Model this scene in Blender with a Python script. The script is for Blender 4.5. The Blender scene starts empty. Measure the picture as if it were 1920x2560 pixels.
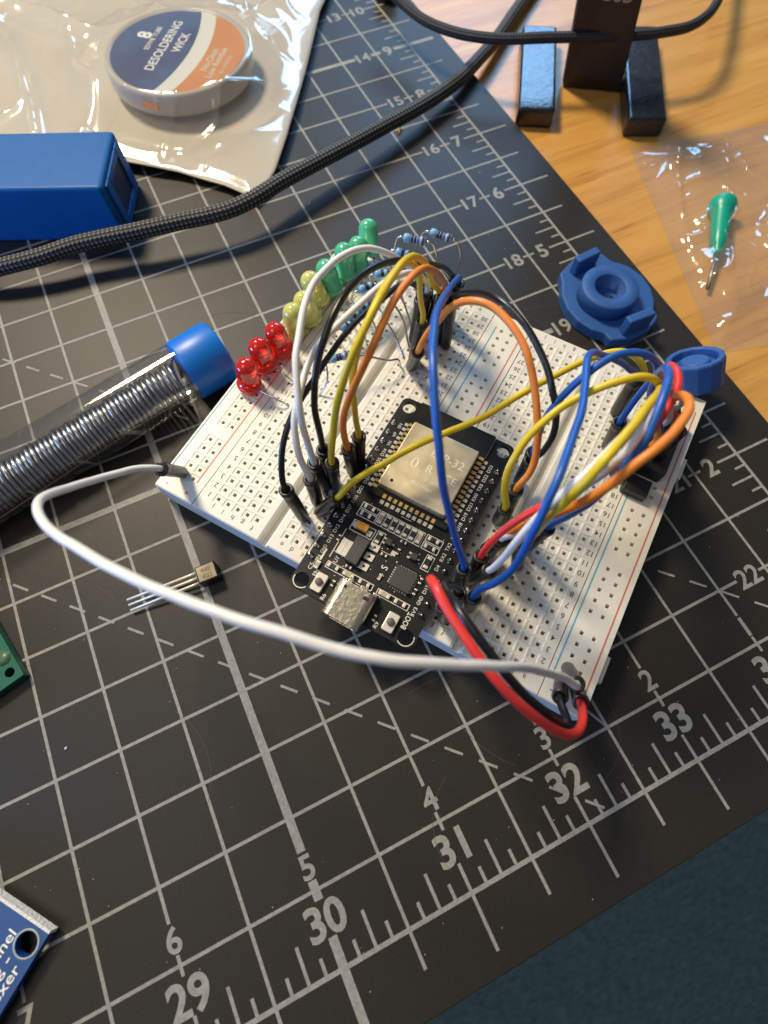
import bpy, bmesh, math, random, cmath
from mathutils import Vector, Matrix, noise
random.seed(7)
S = bpy.context.scene
COL = S.collection
R = math.radians
# ------------------------------------------------------------------ camera (units: 1 = 1 cm)
CAMC = Vector((-2.8467543, -6.89357127, 11.70739811))
FW = Vector((0.16536012, 0.32729937, -0.93033927)).normalized()
DN = Vector((-0.39993172, -0.84002972, -0.36661244)).normalized()
RT = DN.cross(FW).normalized(); DN = FW.cross(RT).normalized()
FPX = 1360.25
cam = bpy.data.cameras.new('camera'); camo = bpy.data.objects.new('camera', cam); COL.objects.link(camo)
camo.matrix_world = Matrix(((RT.x, -DN.x, -FW.x, CAMC.x), (RT.y, -DN.y, -FW.y, CAMC.y), (RT.z, -DN.z, -FW.z, CAMC.z), (0, 0, 0, 1)))
cam.sensor_fit = 'HORIZONTAL'; cam.sensor_width = 36; cam.lens = 36 * FPX / 1920
cam.clip_start = 0.1; cam.clip_end = 2000
cam.dof.use_dof = True; cam.dof.focus_distance = 11.6; cam.dof.aperture_fstop = 0.20
S.camera = camo
S.render.resolution_x = 768; S.render.resolution_y = 1024
# ------------------------------------------------------------------ world, lamps, exposure
w = bpy.data.worlds.new('World'); S.world = w; w.use_nodes = True
bg = w.node_tree.nodes['Background']; bg.inputs[0].default_value = (0.62, 0.66, 0.78, 1); bg.inputs[1].default_value = 0.14
def area(name, pos, target, size, power, color, size_y=None):
    l = bpy.data.lights.new(name, 'AREA'); l.energy = power; l.color = color
    l.shape = 'DISK' if size_y is None else 'RECTANGLE'; l.size = size
    if size_y: l.size_y = size_y
    o = bpy.data.objects.new(name, l); COL.objects.link(o); o.location = pos
    d = Vector(target) - Vector(pos); o.rotation_euler = d.to_track_quat('-Z', 'Y').to_euler()
    return o
area('desk_lamp', (-12, 46, 58), (0, -2, 0), 16, 50000, (1.0, 0.85, 0.62))
area('monitor_light', (37, 56, 32), (6, 8, 0), 30, 14000, (0.28, 0.58, 1.0), 18)
area('fill_light', (-34, -4, 56), (-2, -3, 0), 30, 4800, (1.0, 0.93, 0.85))  # added overhead fill, eases the wire shadows and lifts the mat
area('front_light', (-52, 8, 8), (-1, -3, 0), 18, 13000, (0.16, 0.40, 1.0), 8)
S.view_settings.view_transform = 'Standard'; S.view_settings.look = 'None'
S.view_settings.exposure = 0.45; S.view_settings.gamma = 1.0
# ------------------------------------------------------------------ helpers
def P(u, v, z=0.0):
    """the point at height z seen at photo position (u, v)"""
    d = RT * ((u - 960) / FPX) + DN * ((v - 1280) / FPX) + FW
    return CAMC + d * ((z - CAMC.z) / d.z)
def onray(B, L, u, v):
    d = (P(u, v, 0) - CAMC).normalized(); oc = CAMC - B
    b = oc.dot(d); c = oc.dot(oc) - L * L; D = b * b - c
    return CAMC + d * (-b - math.sqrt(max(D, 0)))
BO = complex(-4.018, -1.243); BTH = R(-54.5); BE = cmath.exp(1j * BTH)
def BW(x, y, z=0.0):
    q = BO + complex(x, y) * BE; return Vector((q.real, q.imag, z))
def BL(p):
    q = (complex(p[0], p[1]) - BO) / BE; return q.real, q.imag
def MM(mx, my, z=0.0): return Vector(((mx - 32) * 2.54, (my - 4) * 2.54, z))
def ease(t): t = max(0., min(1., t)); return t * t * (3 - 2 * t)

def node(nt, t, **k):
    n = nt.nodes.new(t)
    for a, b in k.items(): setattr(n, a, b)
    return n
def mat(name, c1, c2=None, rough=0.5, metal=0.0, scale=8.0, detail=4.0, bump=0.0, bscale=None, spec=0.5, coat=0.0,
        trans=0.0, ior=1.5, sss=0.0, stretch=(1, 1, 1), rvar=0.0, alpha=1.0, bdist=0.02, contrast=1.0, coord='Object'):
    m = bpy.data.materials.new(name); m.use_nodes = True; nt = m.node_tree
    b = nt.nodes['Principled BSDF']; L = nt.links
    b.inputs['Base Color'].default_value = (*c1, 1); b.inputs['Roughness'].default_value = rough
    b.inputs['Metallic'].default_value = metal; b.inputs['IOR'].default_value = ior
    b.inputs['Specular IOR Level'].default_value = spec; b.inputs['Coat Weight'].default_value = coat
    b.inputs['Coat Roughness'].default_value = 0.08
    b.inputs['Transmission Weight'].default_value = trans; b.inputs['Alpha'].default_value = alpha
    if sss: b.inputs['Subsurface Weight'].default_value = sss; b.inputs['Subsurface Radius'].default_value = (.2, .15, .1); b.inputs['Subsurface Scale'].default_value = .3
    if c2 is not None or bump or rvar:
        tc = node(nt, 'ShaderNodeTexCoord'); mp = node(nt, 'ShaderNodeMapping'); mp.inputs['Scale'].default_value = stretch
        L.new(tc.outputs[coord], mp.inputs[0])
        n = node(nt, 'ShaderNodeTexNoise'); n.inputs['Scale'].default_value = scale; n.inputs['Detail'].default_value = detail
        L.new(mp.outputs[0], n.inputs[0])
        if c2 is not None:
            cr = node(nt, 'ShaderNodeValToRGB'); cr.color_ramp.elements[0].position = .5 - .25 / contrast; cr.color_ramp.elements[1].position = .5 + .25 / contrast
            cr.color_ramp.elements[0].color = (*c1, 1); cr.color_ramp.elements[1].color = (*c2, 1)
            L.new(n.outputs[0], cr.inputs[0]); L.new(cr.outputs[0], b.inputs['Base Color'])
        if rvar:
            mr = node(nt, 'ShaderNodeMapRange'); mr.inputs[3].default_value = rough - rvar; mr.inputs[4].default_value = rough + rvar
            L.new(n.outputs[0], mr.inputs[0]); L.new(mr.outputs[0], b.inputs['Roughness'])
        if bump:
            n2 = node(nt, 'ShaderNodeTexNoise'); n2.inputs['Scale'].default_value = bscale or scale; n2.inputs['Detail'].default_value = 3
            L.new(mp.outputs[0], n2.inputs[0])
            bp = node(nt, 'ShaderNodeBump'); bp.inputs['Strength'].default_value = bump; bp.inputs['Distance'].default_value = bdist
            L.new(n2.outputs[0], bp.inputs['Height']); L.new(bp.outputs[0], b.inputs['Normal'])
    return m
def film(name, tint=(1, 1, 1), base=.05, haze=.03, rough=.08, bump=.0, bscale=2., edge=.5):
    m = bpy.data.materials.new(name); m.use_nodes = True; nt = m.node_tree; nt.nodes.clear(); L = nt.links
    out = node(nt, 'ShaderNodeOutputMaterial'); tr = node(nt, 'ShaderNodeBsdfTransparent'); tr.inputs[0].default_value = (*tint, 1)
    gl = node(nt, 'ShaderNodeBsdfGlossy'); gl.inputs['Roughness'].default_value = rough
    df = node(nt, 'ShaderNodeBsdfDiffuse'); df.inputs[0].default_value = (.9, .9, .9, 1)
    lw = node(nt, 'ShaderNodeLayerWeight'); lw.inputs[0].default_value = .35
    mr = node(nt, 'ShaderNodeMapRange'); mr.inputs[3].default_value = base; mr.inputs[4].default_value = edge
    L.new(lw.outputs['Facing'], mr.inputs[0])
    m1 = node(nt, 'ShaderNodeMixShader'); m2 = node(nt, 'ShaderNodeMixShader'); m1.inputs[0].default_value = haze
    L.new(tr.outputs[0], m1.inputs[1]); L.new(df.outputs[0], m1.inputs[2])
    L.new(mr.outputs[0], m2.inputs[0]); L.new(m1.outputs[0], m2.inputs[1]); L.new(gl.outputs[0], m2.inputs[2]); L.new(m2.outputs[0], out.inputs[0])
    if bump:
        tc = node(nt, 'ShaderNodeTexCoord'); n = node(nt, 'ShaderNodeTexNoise'); n.inputs['Scale'].default_value = bscale; n.inputs['Distortion'].default_value = 1.5
        bp = node(nt, 'ShaderNodeBump'); bp.inputs['Strength'].default_value = bump; bp.inputs['Distance'].default_value = .1
        L.new(tc.outputs['Object'], n.inputs[0]); L.new(n.outputs[0], bp.inputs['Height']); L.new(bp.outputs[0], gl.inputs['Normal']); L.new(bp.outputs[0], lw.inputs['Normal'])
    return m

class MB:
    def __init__(s): s.v = []; s.f = []; s.sm = []; s.uv = {}; s.mi = []; s.cur = 0
    def add(s, vs, fs, smooth=False):
        o = len(s.v); s.v += [Vector(x) for x in vs]
        for f in fs: s.f.append([i + o for i in f]); s.sm.append(smooth); s.mi.append(s.cur)
        return o
    def box(s, c, d, rz=0.0):
        hx, hy, hz = d[0] / 2, d[1] / 2, d[2] / 2; M = Matrix.Rotation(rz, 3, 'Z'); c = Vector(c)
        vs = [c + M @ Vector((x, y, z)) for z in (-hz, hz) for x, y in ((-hx, -hy), (hx, -hy), (hx, hy), (-hx, hy))]
        s.add(vs, [(3, 2, 1, 0), (4, 5, 6, 7), (0, 1, 5, 4), (1, 2, 6, 5), (2, 3, 7, 6), (3, 0, 4, 7)]); return s
    def bx(s, x0, x1, y0, y1, z0, z1): return s.box(((x0 + x1) / 2, (y0 + y1) / 2, (z0 + z1) / 2), (x1 - x0, y1 - y0, z1 - z0))
    def prism(s, poly, z0, z1):
        n = len(poly); vs = [Vector((p[0], p[1], z0)) for p in poly] + [Vector((p[0], p[1], z1)) for p in poly]
        fs = [tuple(range(n - 1, -1, -1)), tuple(range(n, 2 * n))] + [(i, (i + 1) % n, (i + 1) % n + n, i + n) for i in range(n)]
        s.add(vs, fs); return s
    def hexa(s, low, top):
        n = len(low); s.add(list(low) + list(top), [tuple(range(n - 1, -1, -1)), tuple(range(n, 2 * n))] + [(i, (i + 1) % n, (i + 1) % n + n, i + n) for i in range(n)]); return s
    def lathe(s, prof, n=24, o=(0, 0, 0), axis=(0, 0, 1), close=False, smooth=True, phase=0.):
        o = Vector(o); q = Vector((0, 0, 1)).rotation_difference(Vector(axis).normalized()); vs = []; fs = []
        for r, z in prof:
            for k in range(n):
                a = 2 * math.pi * k / n + phase; vs.append(o + q @ Vector((r * math.cos(a), r * math.sin(a), z)))
        m = len(prof)
        for i in range(m - 1 if not close else m):
            j = (i + 1) % m
            for k in range(n):
                l = (k + 1) % n; fs.append((i * n + k, i * n + l, j * n + l, j * n + k))
        s.add(vs, fs, smooth)
        if not close:
            b = len(s.v) - len(vs)
            if prof[0][0] > 1e-5: s.f.append([b + k for k in range(n - 1, -1, -1)]); s.sm.append(False); s.mi.append(s.cur)
            if prof[-1][0] > 1e-5: s.f.append([b + (m - 1) * n + k for k in range(n)]); s.sm.append(False); s.mi.append(s.cur)
        return s
    def cyl(s, p0, p1, r0, r1=None, n=20, smooth=True):
        p0 = Vector(p0); p1 = Vector(p1); r1 = r0 if r1 is None else r1
        return s.lathe([(r0, 0), (r1, (p1 - p0).length)], n, p0, p1 - p0, smooth=smooth)
    def tube(s, pts, r, n=12, caps=True, uvs=False):
        m = len(pts); T = []
        for i in range(m):
            t = pts[min(i + 1, m - 1)] - pts[max(i - 1, 0)]; T.append(t.normalized())
        N = T[0].orthogonal().normalized(); vs = []; fs = []; ln = 0; us = []
        for i in range(m):
            if i: N = (T[i - 1].rotation_difference(T[i]) @ N); ln += (pts[i] - pts[i - 1]).length
            N = (N - T[i] * N.dot(T[i])).normalized(); B = T[i].cross(N); rr = r[i] if isinstance(r, (list, tuple)) else r
            us.append(ln)
            for k in range(n):
                a = 2 * math.pi * k / n; vs.append(pts[i] + (N * math.cos(a) + B * math.sin(a)) * rr)
        o = len(s.v)
        for i in range(m - 1):
            for k in range(n):
                l = (k + 1) % n; fs.append((i * n + k, i * n + l, (i + 1) * n + l, (i + 1) * n + k))
        f0 = len(s.f); s.add(vs, fs, True)
        if uvs:
            j = 0
            for i in range(m - 1):
                for k in range(n):
                    s.uv[f0 + j] = [(us[i], k / n), (us[i], (k + 1) / n), (us[i + 1], (k + 1) / n), (us[i + 1], k / n)]; j += 1
        if caps:
            s.f.append([o + k for k in range(n - 1, -1, -1)]); s.sm.append(False); s.mi.append(s.cur)
            s.f.append([o + (m - 1) * n + k for k in range(n)]); s.sm.append(False); s.mi.append(s.cur)
        return s
    def text(s, body, h, pos, ang=0.0, bold=0.0, align='C', width=None, M=None, thick=0.0):
        vs, fs, bb = textmesh(body, bold)
        k = h / 0.73
        kx = k if width is None else width / max(bb[1] - bb[0], 1e-6)
        cx = (bb[0] + bb[1]) / 2 if align == 'C' else bb[0]; cy = .365 if align in 'CM' else 0
        if align == 'M': cx = bb[0]
        Rm = Matrix.Rotation(ang, 3, 'Z'); pos = Vector(pos); out = []
        for p in vs:
            q = Rm @ Vector(((p[0] - cx) * kx, (p[1] - cy) * k, 0)) + pos
            out.append(q if M is None else M @ q)
        s.add(out, fs); return s
    def build(s, name, m, parent=None, bevel=0.0, origin=True, seg=2, sub=0):
        me = bpy.data.meshes.new(name); o = bpy.data.objects.new(name, me)
        off = Vector((0, 0, 0))
        if parent is None and origin and s.v:
            xs = [v.x for v in s.v]; ys = [v.y for v in s.v]; zs = [v.z for v in s.v]
            off = Vector(((min(xs) + max(xs)) / 2, (min(ys) + max(ys)) / 2, min(zs)))
        if parent is not None and parent.get('_w'): off = parent.location.copy()
        me.from_pydata([tuple(v - off) for v in s.v], [], s.f); me.update()
        me.polygons.foreach_set('use_smooth', s.sm)
        ms = m if isinstance(m, (list, tuple)) else [m]
        for x in ms: me.materials.append(x)
        if len(ms) > 1: me.polygons.foreach_set('material_index', s.mi)
        if s.uv:
            ul = me.uv_layers.new(name='UVMap')
            for pi, p in enumerate(me.polygons):
                c = s.uv.get(pi)
                if c:
                    for li, uvc in zip(p.loop_indices, c): ul.data[li].uv = uvc
        COL.objects.link(o)
        if parent is not None: o.parent = parent
        if off.length and parent is None: o.location = off
        if bevel:
            b = o.modifiers.new('bevel', 'BEVEL'); b.width = bevel; b.segments = seg; b.limit_method = 'ANGLE'; b.angle_limit = R(35)
        if sub:
            b = o.modifiers.new('sub', 'SUBSURF'); b.levels = b.render_levels = sub
        return o
_tc = {}
def textmesh(body, bold):
    key = (body, bold)
    if key not in _tc:
        c = bpy.data.curves.new('txt', 'FONT'); c.body = body; c.size = 1; c.offset = bold; c.resolution_u = 4
        o = bpy.data.objects.new('txt', c); COL.objects.link(o)
        dg = bpy.context.evaluated_depsgraph_get(); me = bpy.data.meshes.new_from_object(o.evaluated_get(dg))
        vs = [tuple(v.co) for v in me.vertices]; fs = [tuple(p.vertices) for p in me.polygons]
        xs = [v[0] for v in vs] or [0, 1]
        # keep faces looking up
        if me.polygons and me.polygons[0].normal.z < 0: fs = [f[::-1] for f in fs]
        _tc[key] = (vs, fs, (min(xs), max(xs)))
        bpy.data.objects.remove(o); bpy.data.curves.remove(c); bpy.data.meshes.remove(me)
    return _tc[key]
def spline(pts, step=.06):
    pts = [Vector(p) for p in pts]; out = [pts[0]]; n = len(pts)
    for i in range(n - 1):
        p0 = pts[i - 1] if i else pts[0] * 2 - pts[1]; p1 = pts[i]; p2 = pts[i + 1]; p3 = pts[i + 2] if i + 2 < n else pts[-1] * 2 - pts[-2]
        d = [max(math.sqrt((b - a).length), 1e-3) for a, b in ((p0, p1), (p1, p2), (p2, p3))]
        m1 = (p1 - p0) / d[0] - (p2 - p0) / (d[0] + d[1]) + (p2 - p1) / d[1]; m2 = (p2 - p1) / d[1] - (p3 - p1) / (d[1] + d[2]) + (p3 - p2) / d[2]
        m1 *= d[1]; m2 *= d[1]; k = max(2, int((p2 - p1).length / step))
        for j in range(1, k + 1):
            t = j / k; out.append(p1 * (2 * t ** 3 - 3 * t * t + 1) + m1 * (t ** 3 - 2 * t * t + t) + p2 * (-2 * t ** 3 + 3 * t * t) + m2 * (t ** 3 - t * t))
    return out
def smooth_pts(pts, it=2):
    for _ in range(it):
        pts = [pts[0]] + [(pts[i - 1] + pts[i] * 2 + pts[i + 1]) / 4 for i in range(1, len(pts) - 1)] + [pts[-1]]
    return pts
def thing(name, label, cat, loc=(0, 0, 0), rz=0.0, group=None, world=True):
    o = bpy.data.objects.new(name, None); COL.objects.link(o); o.location = loc; o.rotation_euler = (0, 0, rz); o.empty_display_size = .5
    o['label'] = label; o['category'] = cat
    if group: o['group'] = group
    if world: o['_w'] = True
    return o
def tag(o, label, cat, group=None):
    o['label'] = label; o['category'] = cat
    if group: o['group'] = group
    return o
def arc(cx, cy, r, a0, a1, n=6): return [(cx + r * math.cos(R(a0 + (a1 - a0) * i / n)), cy + r * math.sin(R(a0 + (a1 - a0) * i / n))) for i in range(n + 1)]
def rrect(x0, x1, y0, y1, r, n=5): return arc(x1 - r, y0 + r, r, -90, 0, n) + arc(x1 - r, y1 - r, r, 0, 90, n) + arc(x0 + r, y1 - r, r, 90, 180, n) + arc(x0 + r, y0 + r, r, 180, 270, n)

# ------------------------------------------------------------------ materials
M_mat = mat('mat_vinyl', (.019, .0175, .0145), (.025, .023, .019), rough=.47, scale=30, bump=.35, bscale=55, bdist=.012, spec=.34, rvar=.04)
M_ink = mat('mat_ink', (.22, .22, .205), (.34, .34, .32), rough=.6, scale=14, spec=.3)
M_board = mat('board_plastic', (.74, .715, .63), (.78, .755, .67), rough=.42, scale=1.5, bump=.05, bscale=30, sss=.30)
M_black = mat('black_plastic', (.012, .012, .013), (.02, .019, .019), rough=.38, scale=12, bump=.12, bscale=40)
M_blackin = mat('black_recess', (.006, .006, .006), rough=.7)
M_text = mat('print_black', (.09, .085, .08), rough=.6)
M_redl = mat('print_red', (.62, .16, .13), rough=.5)
M_bluel = mat('print_blue', (.13, .38, .52), rough=.5)
M_metal = mat('tin', (.62, .60, .56), rough=.25, metal=1.0)
M_shield = mat('shield_metal', (.72, .63, .42), (.80, .71, .49), rough=.38, metal=.78, scale=5, bump=.06, bscale=60, rvar=.06)
M_gold = mat('gold_pad', (.85, .58, .20), rough=.3, metal=.55)
M_solder = mat('solder_pad', (.84, .80, .68), rough=.30, metal=.4)
M_pcb = mat('pcb_black', (.006, .007, .008), (.010, .011, .011), rough=.42, scale=5, spec=.35, bump=.05, bscale=30)
M_silk = mat('silk_white', (.80, .80, .75), rough=.6)
M_chip = mat('chip_epoxy', (.035, .034, .032), (.05, .05, .046), rough=.5, scale=20, bump=.1, bscale=60)

# ================================================================== THE SETTING
g = MB(); g.box((0, 0, -70.5), (700, 700, 1)); m_fl = mat('teal_carpet', (.07, .15, .16), (.22, .34, .33), rough=.95, scale=3.2, detail=8, bump=.6, bscale=3, bdist=.5, stretch=(.35, 1, 1))
o = g.build('floor', m_fl); o['kind'] = 'structure'
def wood():
    m = bpy.data.materials.new('desk_wood'); m.use_nodes = True; nt = m.node_tree; L = nt.links; b = nt.nodes['Principled BSDF']
    tc = node(nt, 'ShaderNodeTexCoord'); mp = node(nt, 'ShaderNodeMapping'); mp.inputs['Scale'].default_value = (.07, 1.0, 1); mp.inputs['Rotation'].default_value = (0, 0, R(5))
    L.new(tc.outputs['Object'], mp.inputs[0])
    n1 = node(nt, 'ShaderNodeTexNoise'); n1.inputs['Scale'].default_value = 1.3; n1.inputs['Detail'].default_value = 9; n1.inputs['Roughness'].default_value = .62; n1.inputs['Distortion'].default_value = .5
    L.new(mp.outputs[0], n1.inputs[0])
    cr = node(nt, 'ShaderNodeValToRGB'); e = cr.color_ramp.elements
    e[0].position = .30; e[0].color = (.38, .175, .036, 1); e[1].position = .72; e[1].color = (.66, .37, .10, 1)
    x = cr.color_ramp.elements.new(.48); x.color = (.57, .295, .07, 1)
    L.new(n1.outputs[0], cr.inputs[0])
    n2 = node(nt, 'ShaderNodeTexNoise'); n2.inputs['Scale'].default_value = 5.5; n2.inputs['Detail'].default_value = 6
    mp2 = node(nt, 'ShaderNodeMapping'); mp2.inputs['Scale'].default_value = (.11, 1.9, 1); mp2.inputs['Rotation'].default_value = (0, 0, R(5)); L.new(tc.outputs['Object'], mp2.inputs[0]); L.new(mp2.outputs[0], n2.inputs[0])
    c2 = node(nt, 'ShaderNodeValToRGB'); c2.color_ramp.elements[0].position = .62; c2.color_ramp.elements[0].color = (1, 1, 1, 1); c2.color_ramp.elements[1].position = .74; c2.color_ramp.elements[1].color = (.62, .50, .36, 1)
    L.new(n2.outputs[0], c2.inputs[0])
    mx = node(nt, 'ShaderNodeMix', data_type='RGBA', blend_type='MULTIPLY'); mx.inputs[0].default_value = .85
    L.new(cr.outputs[0], mx.inputs[6]); L.new(c2.outputs[0], mx.inputs[7]); L.new(mx.outputs[2], b.inputs['Base Color'])
    b.inputs['Roughness'].default_value = .34; b.inputs['Specular IOR Level'].default_value = .45
    bp = node(nt, 'ShaderNodeBump'); bp.inputs['Strength'].default_value = .12; bp.inputs['Distance'].default_value = .03; L.new(n2.outputs[0], bp.inputs['Height']); L.new(bp.outputs[0], b.inputs['Normal'])
    return m
ZT = -.25
g = MB(); g.bx(-70, 70, -10.9, 70, ZT - 2.5, ZT); o = g.build('table', wood(), bevel=.15); o['kind'] = 'structure'

# ================================================================== CUTTING MAT
mt = thing('cutting_mat', 'dark grey self healing cutting mat printed with an inch grid and ruler numbers', 'cutting mat', (0, 0, ZT))
g = MB(); a = MM(-.5, -.51); b = MM(35.51, 23.5)
g.prism(rrect(a.x, b.x, a.y, b.y, 1.0), ZT + .003, 0); g.build('mat_sheet', M_mat, mt, bevel=.03)
g = MB(); ZI = .004
def seg(mx0, my0, mx1, my1, wd=.062, z=ZI):
    p = MM(mx0, my0, z); q = MM(mx1, my1, z); d = (q - p).normalized(); n = Vector((-d.y, d.x, 0)) * wd / 2
    g.add([p - n, q - n, q + n, p + n], [(0, 1, 2, 3)])
ymax, xmin = 15.5, 22
k = xmin * 2
for i in range(xmin * 2, 71):                                    # lines of constant x
    x = i / 2; integer = i % 2 == 0; bold = integer and int(x) % 5 == 0 and x != 35
    wd = .165 if bold else .062
    if x == 35: seg(x, 0, x, ymax, .075)
    elif integer:
        seg(x, .76, x, ymax, wd); seg(x, .435, x, .565, wd); seg(x, .20, x, -.375, wd)
    else: seg(x, -.25, x, ymax, wd)
for i in range(0, int(ymax * 2)):
    y = i / 2; integer = i % 2 == 0; bold = y in (4, 9, 14)
    wd = .15 if bold else .062
    z = ZI + .001
    if y == 0: seg(xmin, 0, 35, 0, .082, z)
    elif integer:
        two = True
        seg(xmin, y, 34.19, y, wd, z); seg(34.43, y, 34.57, y, wd, z); seg(34.77, y, 35.375, y, wd, z)
    else: seg(xmin, y, 35.26, y, wd, z)
for i in range(xmin * 8, 35 * 8):
    if i % 4 == 0: continue
    x = i / 8; seg(x, 0, x, .25 if i % 2 == 0 else .12, .062, ZI + .0005)
for i in range(0, int(ymax * 8)):
    if i % 4 == 0: continue
    y = i / 8; seg(35, y, 35 - (.25 if i % 2 == 0 else .12), y, .055, ZI + .0005)
for sm in (32.2, 35.0):
    t = xmin + .05
    n = 0
    while True:
        x = 22.06 + n * .196; n += 1
        y = sm - x
        if y < .02 or x > 35: break
        if y > ymax: continue
        if sm == 35.0 and 30.6 < x < 33.3: pass
        seg(x, y, x + .105, y - .105, .05, ZI + .0015)
seg(32.5, .5, 32.37, .80, .05, ZI + .0015)
for x in range(26, 36):
    if x < 35: g.text(str(x), .55, MM(x, .318, ZI + .002), 0, .028)
    if x < 35: g.text(str(35 - x), .42, MM(x, .663, ZI + .002), 0, .022)
for y in range(1, 15):
    g.text(str(y), .47 if y < 10 else .44, MM(34.675, y, ZI + .002), 0, .026)
    g.text(str(23 - y), .44, MM(34.31, y, ZI + .002), 0, .02)
g.build('printed_markings', M_ink, mt)
g = MB(); rs = random.Random(3)
for k in range(26):
    x, y = rs.uniform(26, 34.5), rs.uniform(0, 9); an = rs.uniform(0, math.pi); ln = rs.uniform(.15, .9); cv = rs.uniform(-.15, .15)
    q = [(x + math.cos(an + cv * i) * ln * i / 6, y + math.sin(an + cv * i) * ln * i / 6) for i in range(7)]
    for i in range(6): seg(*q[i], *q[i + 1], .007, ZI + .003)
g.build('knife_scratches', mat('scratch_grey', (.085, .08, .07), rough=.7), mt)

# ================================================================== BREADBOARDS
PT = .25; ZB = .80
def panel(g, x0, x1, y0, y1, cols, rows, z, zb, plain=False):
    h = .110 if not plain else .045
    xs = [x0]; ys = [y0]
    for c in cols: xs += [c - h, c + h]
    for r in rows: ys += [r - h, r + h]
    xs.append(x1); ys.append(y1)
    for i in range(len(xs) - 1):
        for j in range(len(ys) - 1):
            a, b, c, d = xs[i], xs[i + 1], ys[j], ys[j + 1]
            if i % 2 == 1 and j % 2 == 1:
                cx, cy = (a + b) / 2, (c + d) / 2; vs = []
                for hh, zz in (((h, z), (.088, z - .012), (.038, z - .013), (.036, z - .35)) if not plain else ((h, z), (.042, z - .002), (.037, z - .012), (.036, z - .35))):
                    vs += [(cx - hh, cy - hh, zz), (cx + hh, cy - hh, zz), (cx + hh, cy + hh, zz), (cx - hh, cy + hh, zz)]
                fs = []
                for q in range(3):
                    for e in range(4): fs.append((q * 4 + e, q * 4 + (e + 1) % 4, q * 4 + 4 + (e + 1) % 4, q * 4 + 4 + e))
                fs.append((12, 13, 14, 15)); g.add(vs, fs)
            else: g.add([(a, c, z), (b, c, z), (b, d, z), (a, d, z)], [(0, 1, 2, 3)])
    e = .03
    # rounded skirt: chamfer then wall
    loop = [(x0, y0), (x1, y0), (x1, y1), (x0, y1)]
    out = [(x0 - e * .0, y0 - e), (x1 + 0, y0 - e), (x1 + 0, y1 + e), (x0 - 0, y1 + e)]
    vs = [(x, y, z) for x, y in loop] + [(x, y, z - e) for x, y in out] + [(x, y, zb) for x, y in out]
    fs = []
    for q in (0, 1):
        for k in range(4): fs.append((q * 4 + 4 + k, q * 4 + 4 + (k + 1) % 4, q * 4 + (k + 1) % 4, q * 4 + k))
    g.add(vs, fs)
Y0, Y1 = -.36, 7.61
MR = [r * PT for r in range(30)]; RR = [.125 + PT * (k + k // 5) for k in range(25)]
def ditch(g, x0, x1):
    z = ZB; zl = z - .2
    pr = [(x0, z), (x0 + .05, z - .03), (x0 + .07, zl), (x1 - .07, zl), (x1 - .05, z - .03), (x1, z)]
    vs = [(x, Y0 - .03, zz) for x, zz in pr] + [(x, Y1 + .03, zz) for x, zz in pr]
    g.add(vs, [(i, i + 1, i + 7, i + 6) for i in range(5)])
    b = [(x0, Y0 - .03, .1), (x1, Y0 - .03, .1)]; g.add([(x, Y0 - .03, zz) for x, zz in pr] + [(x1, Y0 - .03, .1), (x0, Y0 - .03, .1)], [tuple(range(7, -1, -1))])
    g.add([(x, Y1 + .03, zz) for x, zz in pr] + [(x1, Y1 + .03, .1), (x0, Y1 + .03, .1)], [tuple(range(8))])
def stripes(t, xs):
    for x, y0, y1, nm, m in xs:
        s = MB(); s.bx(x - .016, x + .016, y0, y1, ZB - .002, ZB + .003); s.build(nm, m, t)
def board(label, cols0, rails, parts, sx, nums, letters):
    t = thing('breadboard', label, 'breadboard', BO_at(0, 0), BTH, 'white breadboards clipped side by side', world=False)
    return t
def BO_at(x, y): return BW(x, y, 0)
G_B = 'white breadboards clipped side by side'
# left board (rail, main, centre rail)
ta = thing('breadboard', 'white breadboard on the left carrying the LEDs and the centre power rail', 'breadboard', BW(0, 0), BTH, G_B, world=False)
g = MB()
panel(g, -1.43, -.445, Y0, Y1, [-1.02, -.77], RR, ZB, .1)
panel(g, -.425, 1.235, Y0, Y1, [i * PT for i in range(5)], MR, ZB, .1)
ditch(g, 1.235, 1.515)
panel(g, 1.515, 3.125, Y0, Y1, [1.75 + i * PT for i in range(5)], MR, ZB, .1)
panel(g, 3.145, 4.13, Y0, Y1, [3.51, 3.77], RR, ZB, .1, True)
g.bx(-1.43, 4.13, Y0, Y1, .0, .42)
g.build('body', M_board, ta)
stripes(ta, [(-1.375, .10, 7.2, 'blue_line', M_bluel), (-.64, .08, 7.2, 'red_line', M_redl), (3.335, .2, 7.2, 'blue_line', M_bluel), (4.0, .2, 7.1, 'red_line', M_redl)])
def numbers(xs, cols):
    s = MB()
    for x in xs:
        for r in range(30): s.text(str(r + 1), .125, (x, r * PT, ZB + .004), math.pi, .004)
    for c, ch in cols:
        s.text(ch, .12, (c, -.21, ZB + .004), math.pi, 0); s.text(ch, .12, (c, 7.46, ZB + .004), math.pi, 0)
    return s
la = [(i * PT, 'jihgf'[i]) for i in range(5)] + [(1.75 + i * PT, 'edcba'[i]) for i in range(5)]
s = numbers([-.24, 2.98], la)
s.build('printed_numbers', M_text, ta)
s = MB(); s.text('+', .16, (-.70, -.22, ZB + .004), 0, .0); s.text('+', .16, (3.77, 7.42, ZB + .004), 0); s.build('plus_sign', M_redl, ta)
s = MB(); s.text('-', .16, (-1.2, -.2, ZB + .004), 0); s.build('minus_sign', M_text, ta)
tb = thing('breadboard', 'white breadboard on the right with black connectors at its far corner', 'breadboard', BW(4.5, 0), BTH, G_B, world=False)
DX = -4.5
g = MB(); X = 4.54
def pb(x0, x1, c, r, pl=False): panel(g, x0 + DX, x1 + DX, Y0, Y1, [q + DX for q in c], r, ZB, .1, pl)
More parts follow.
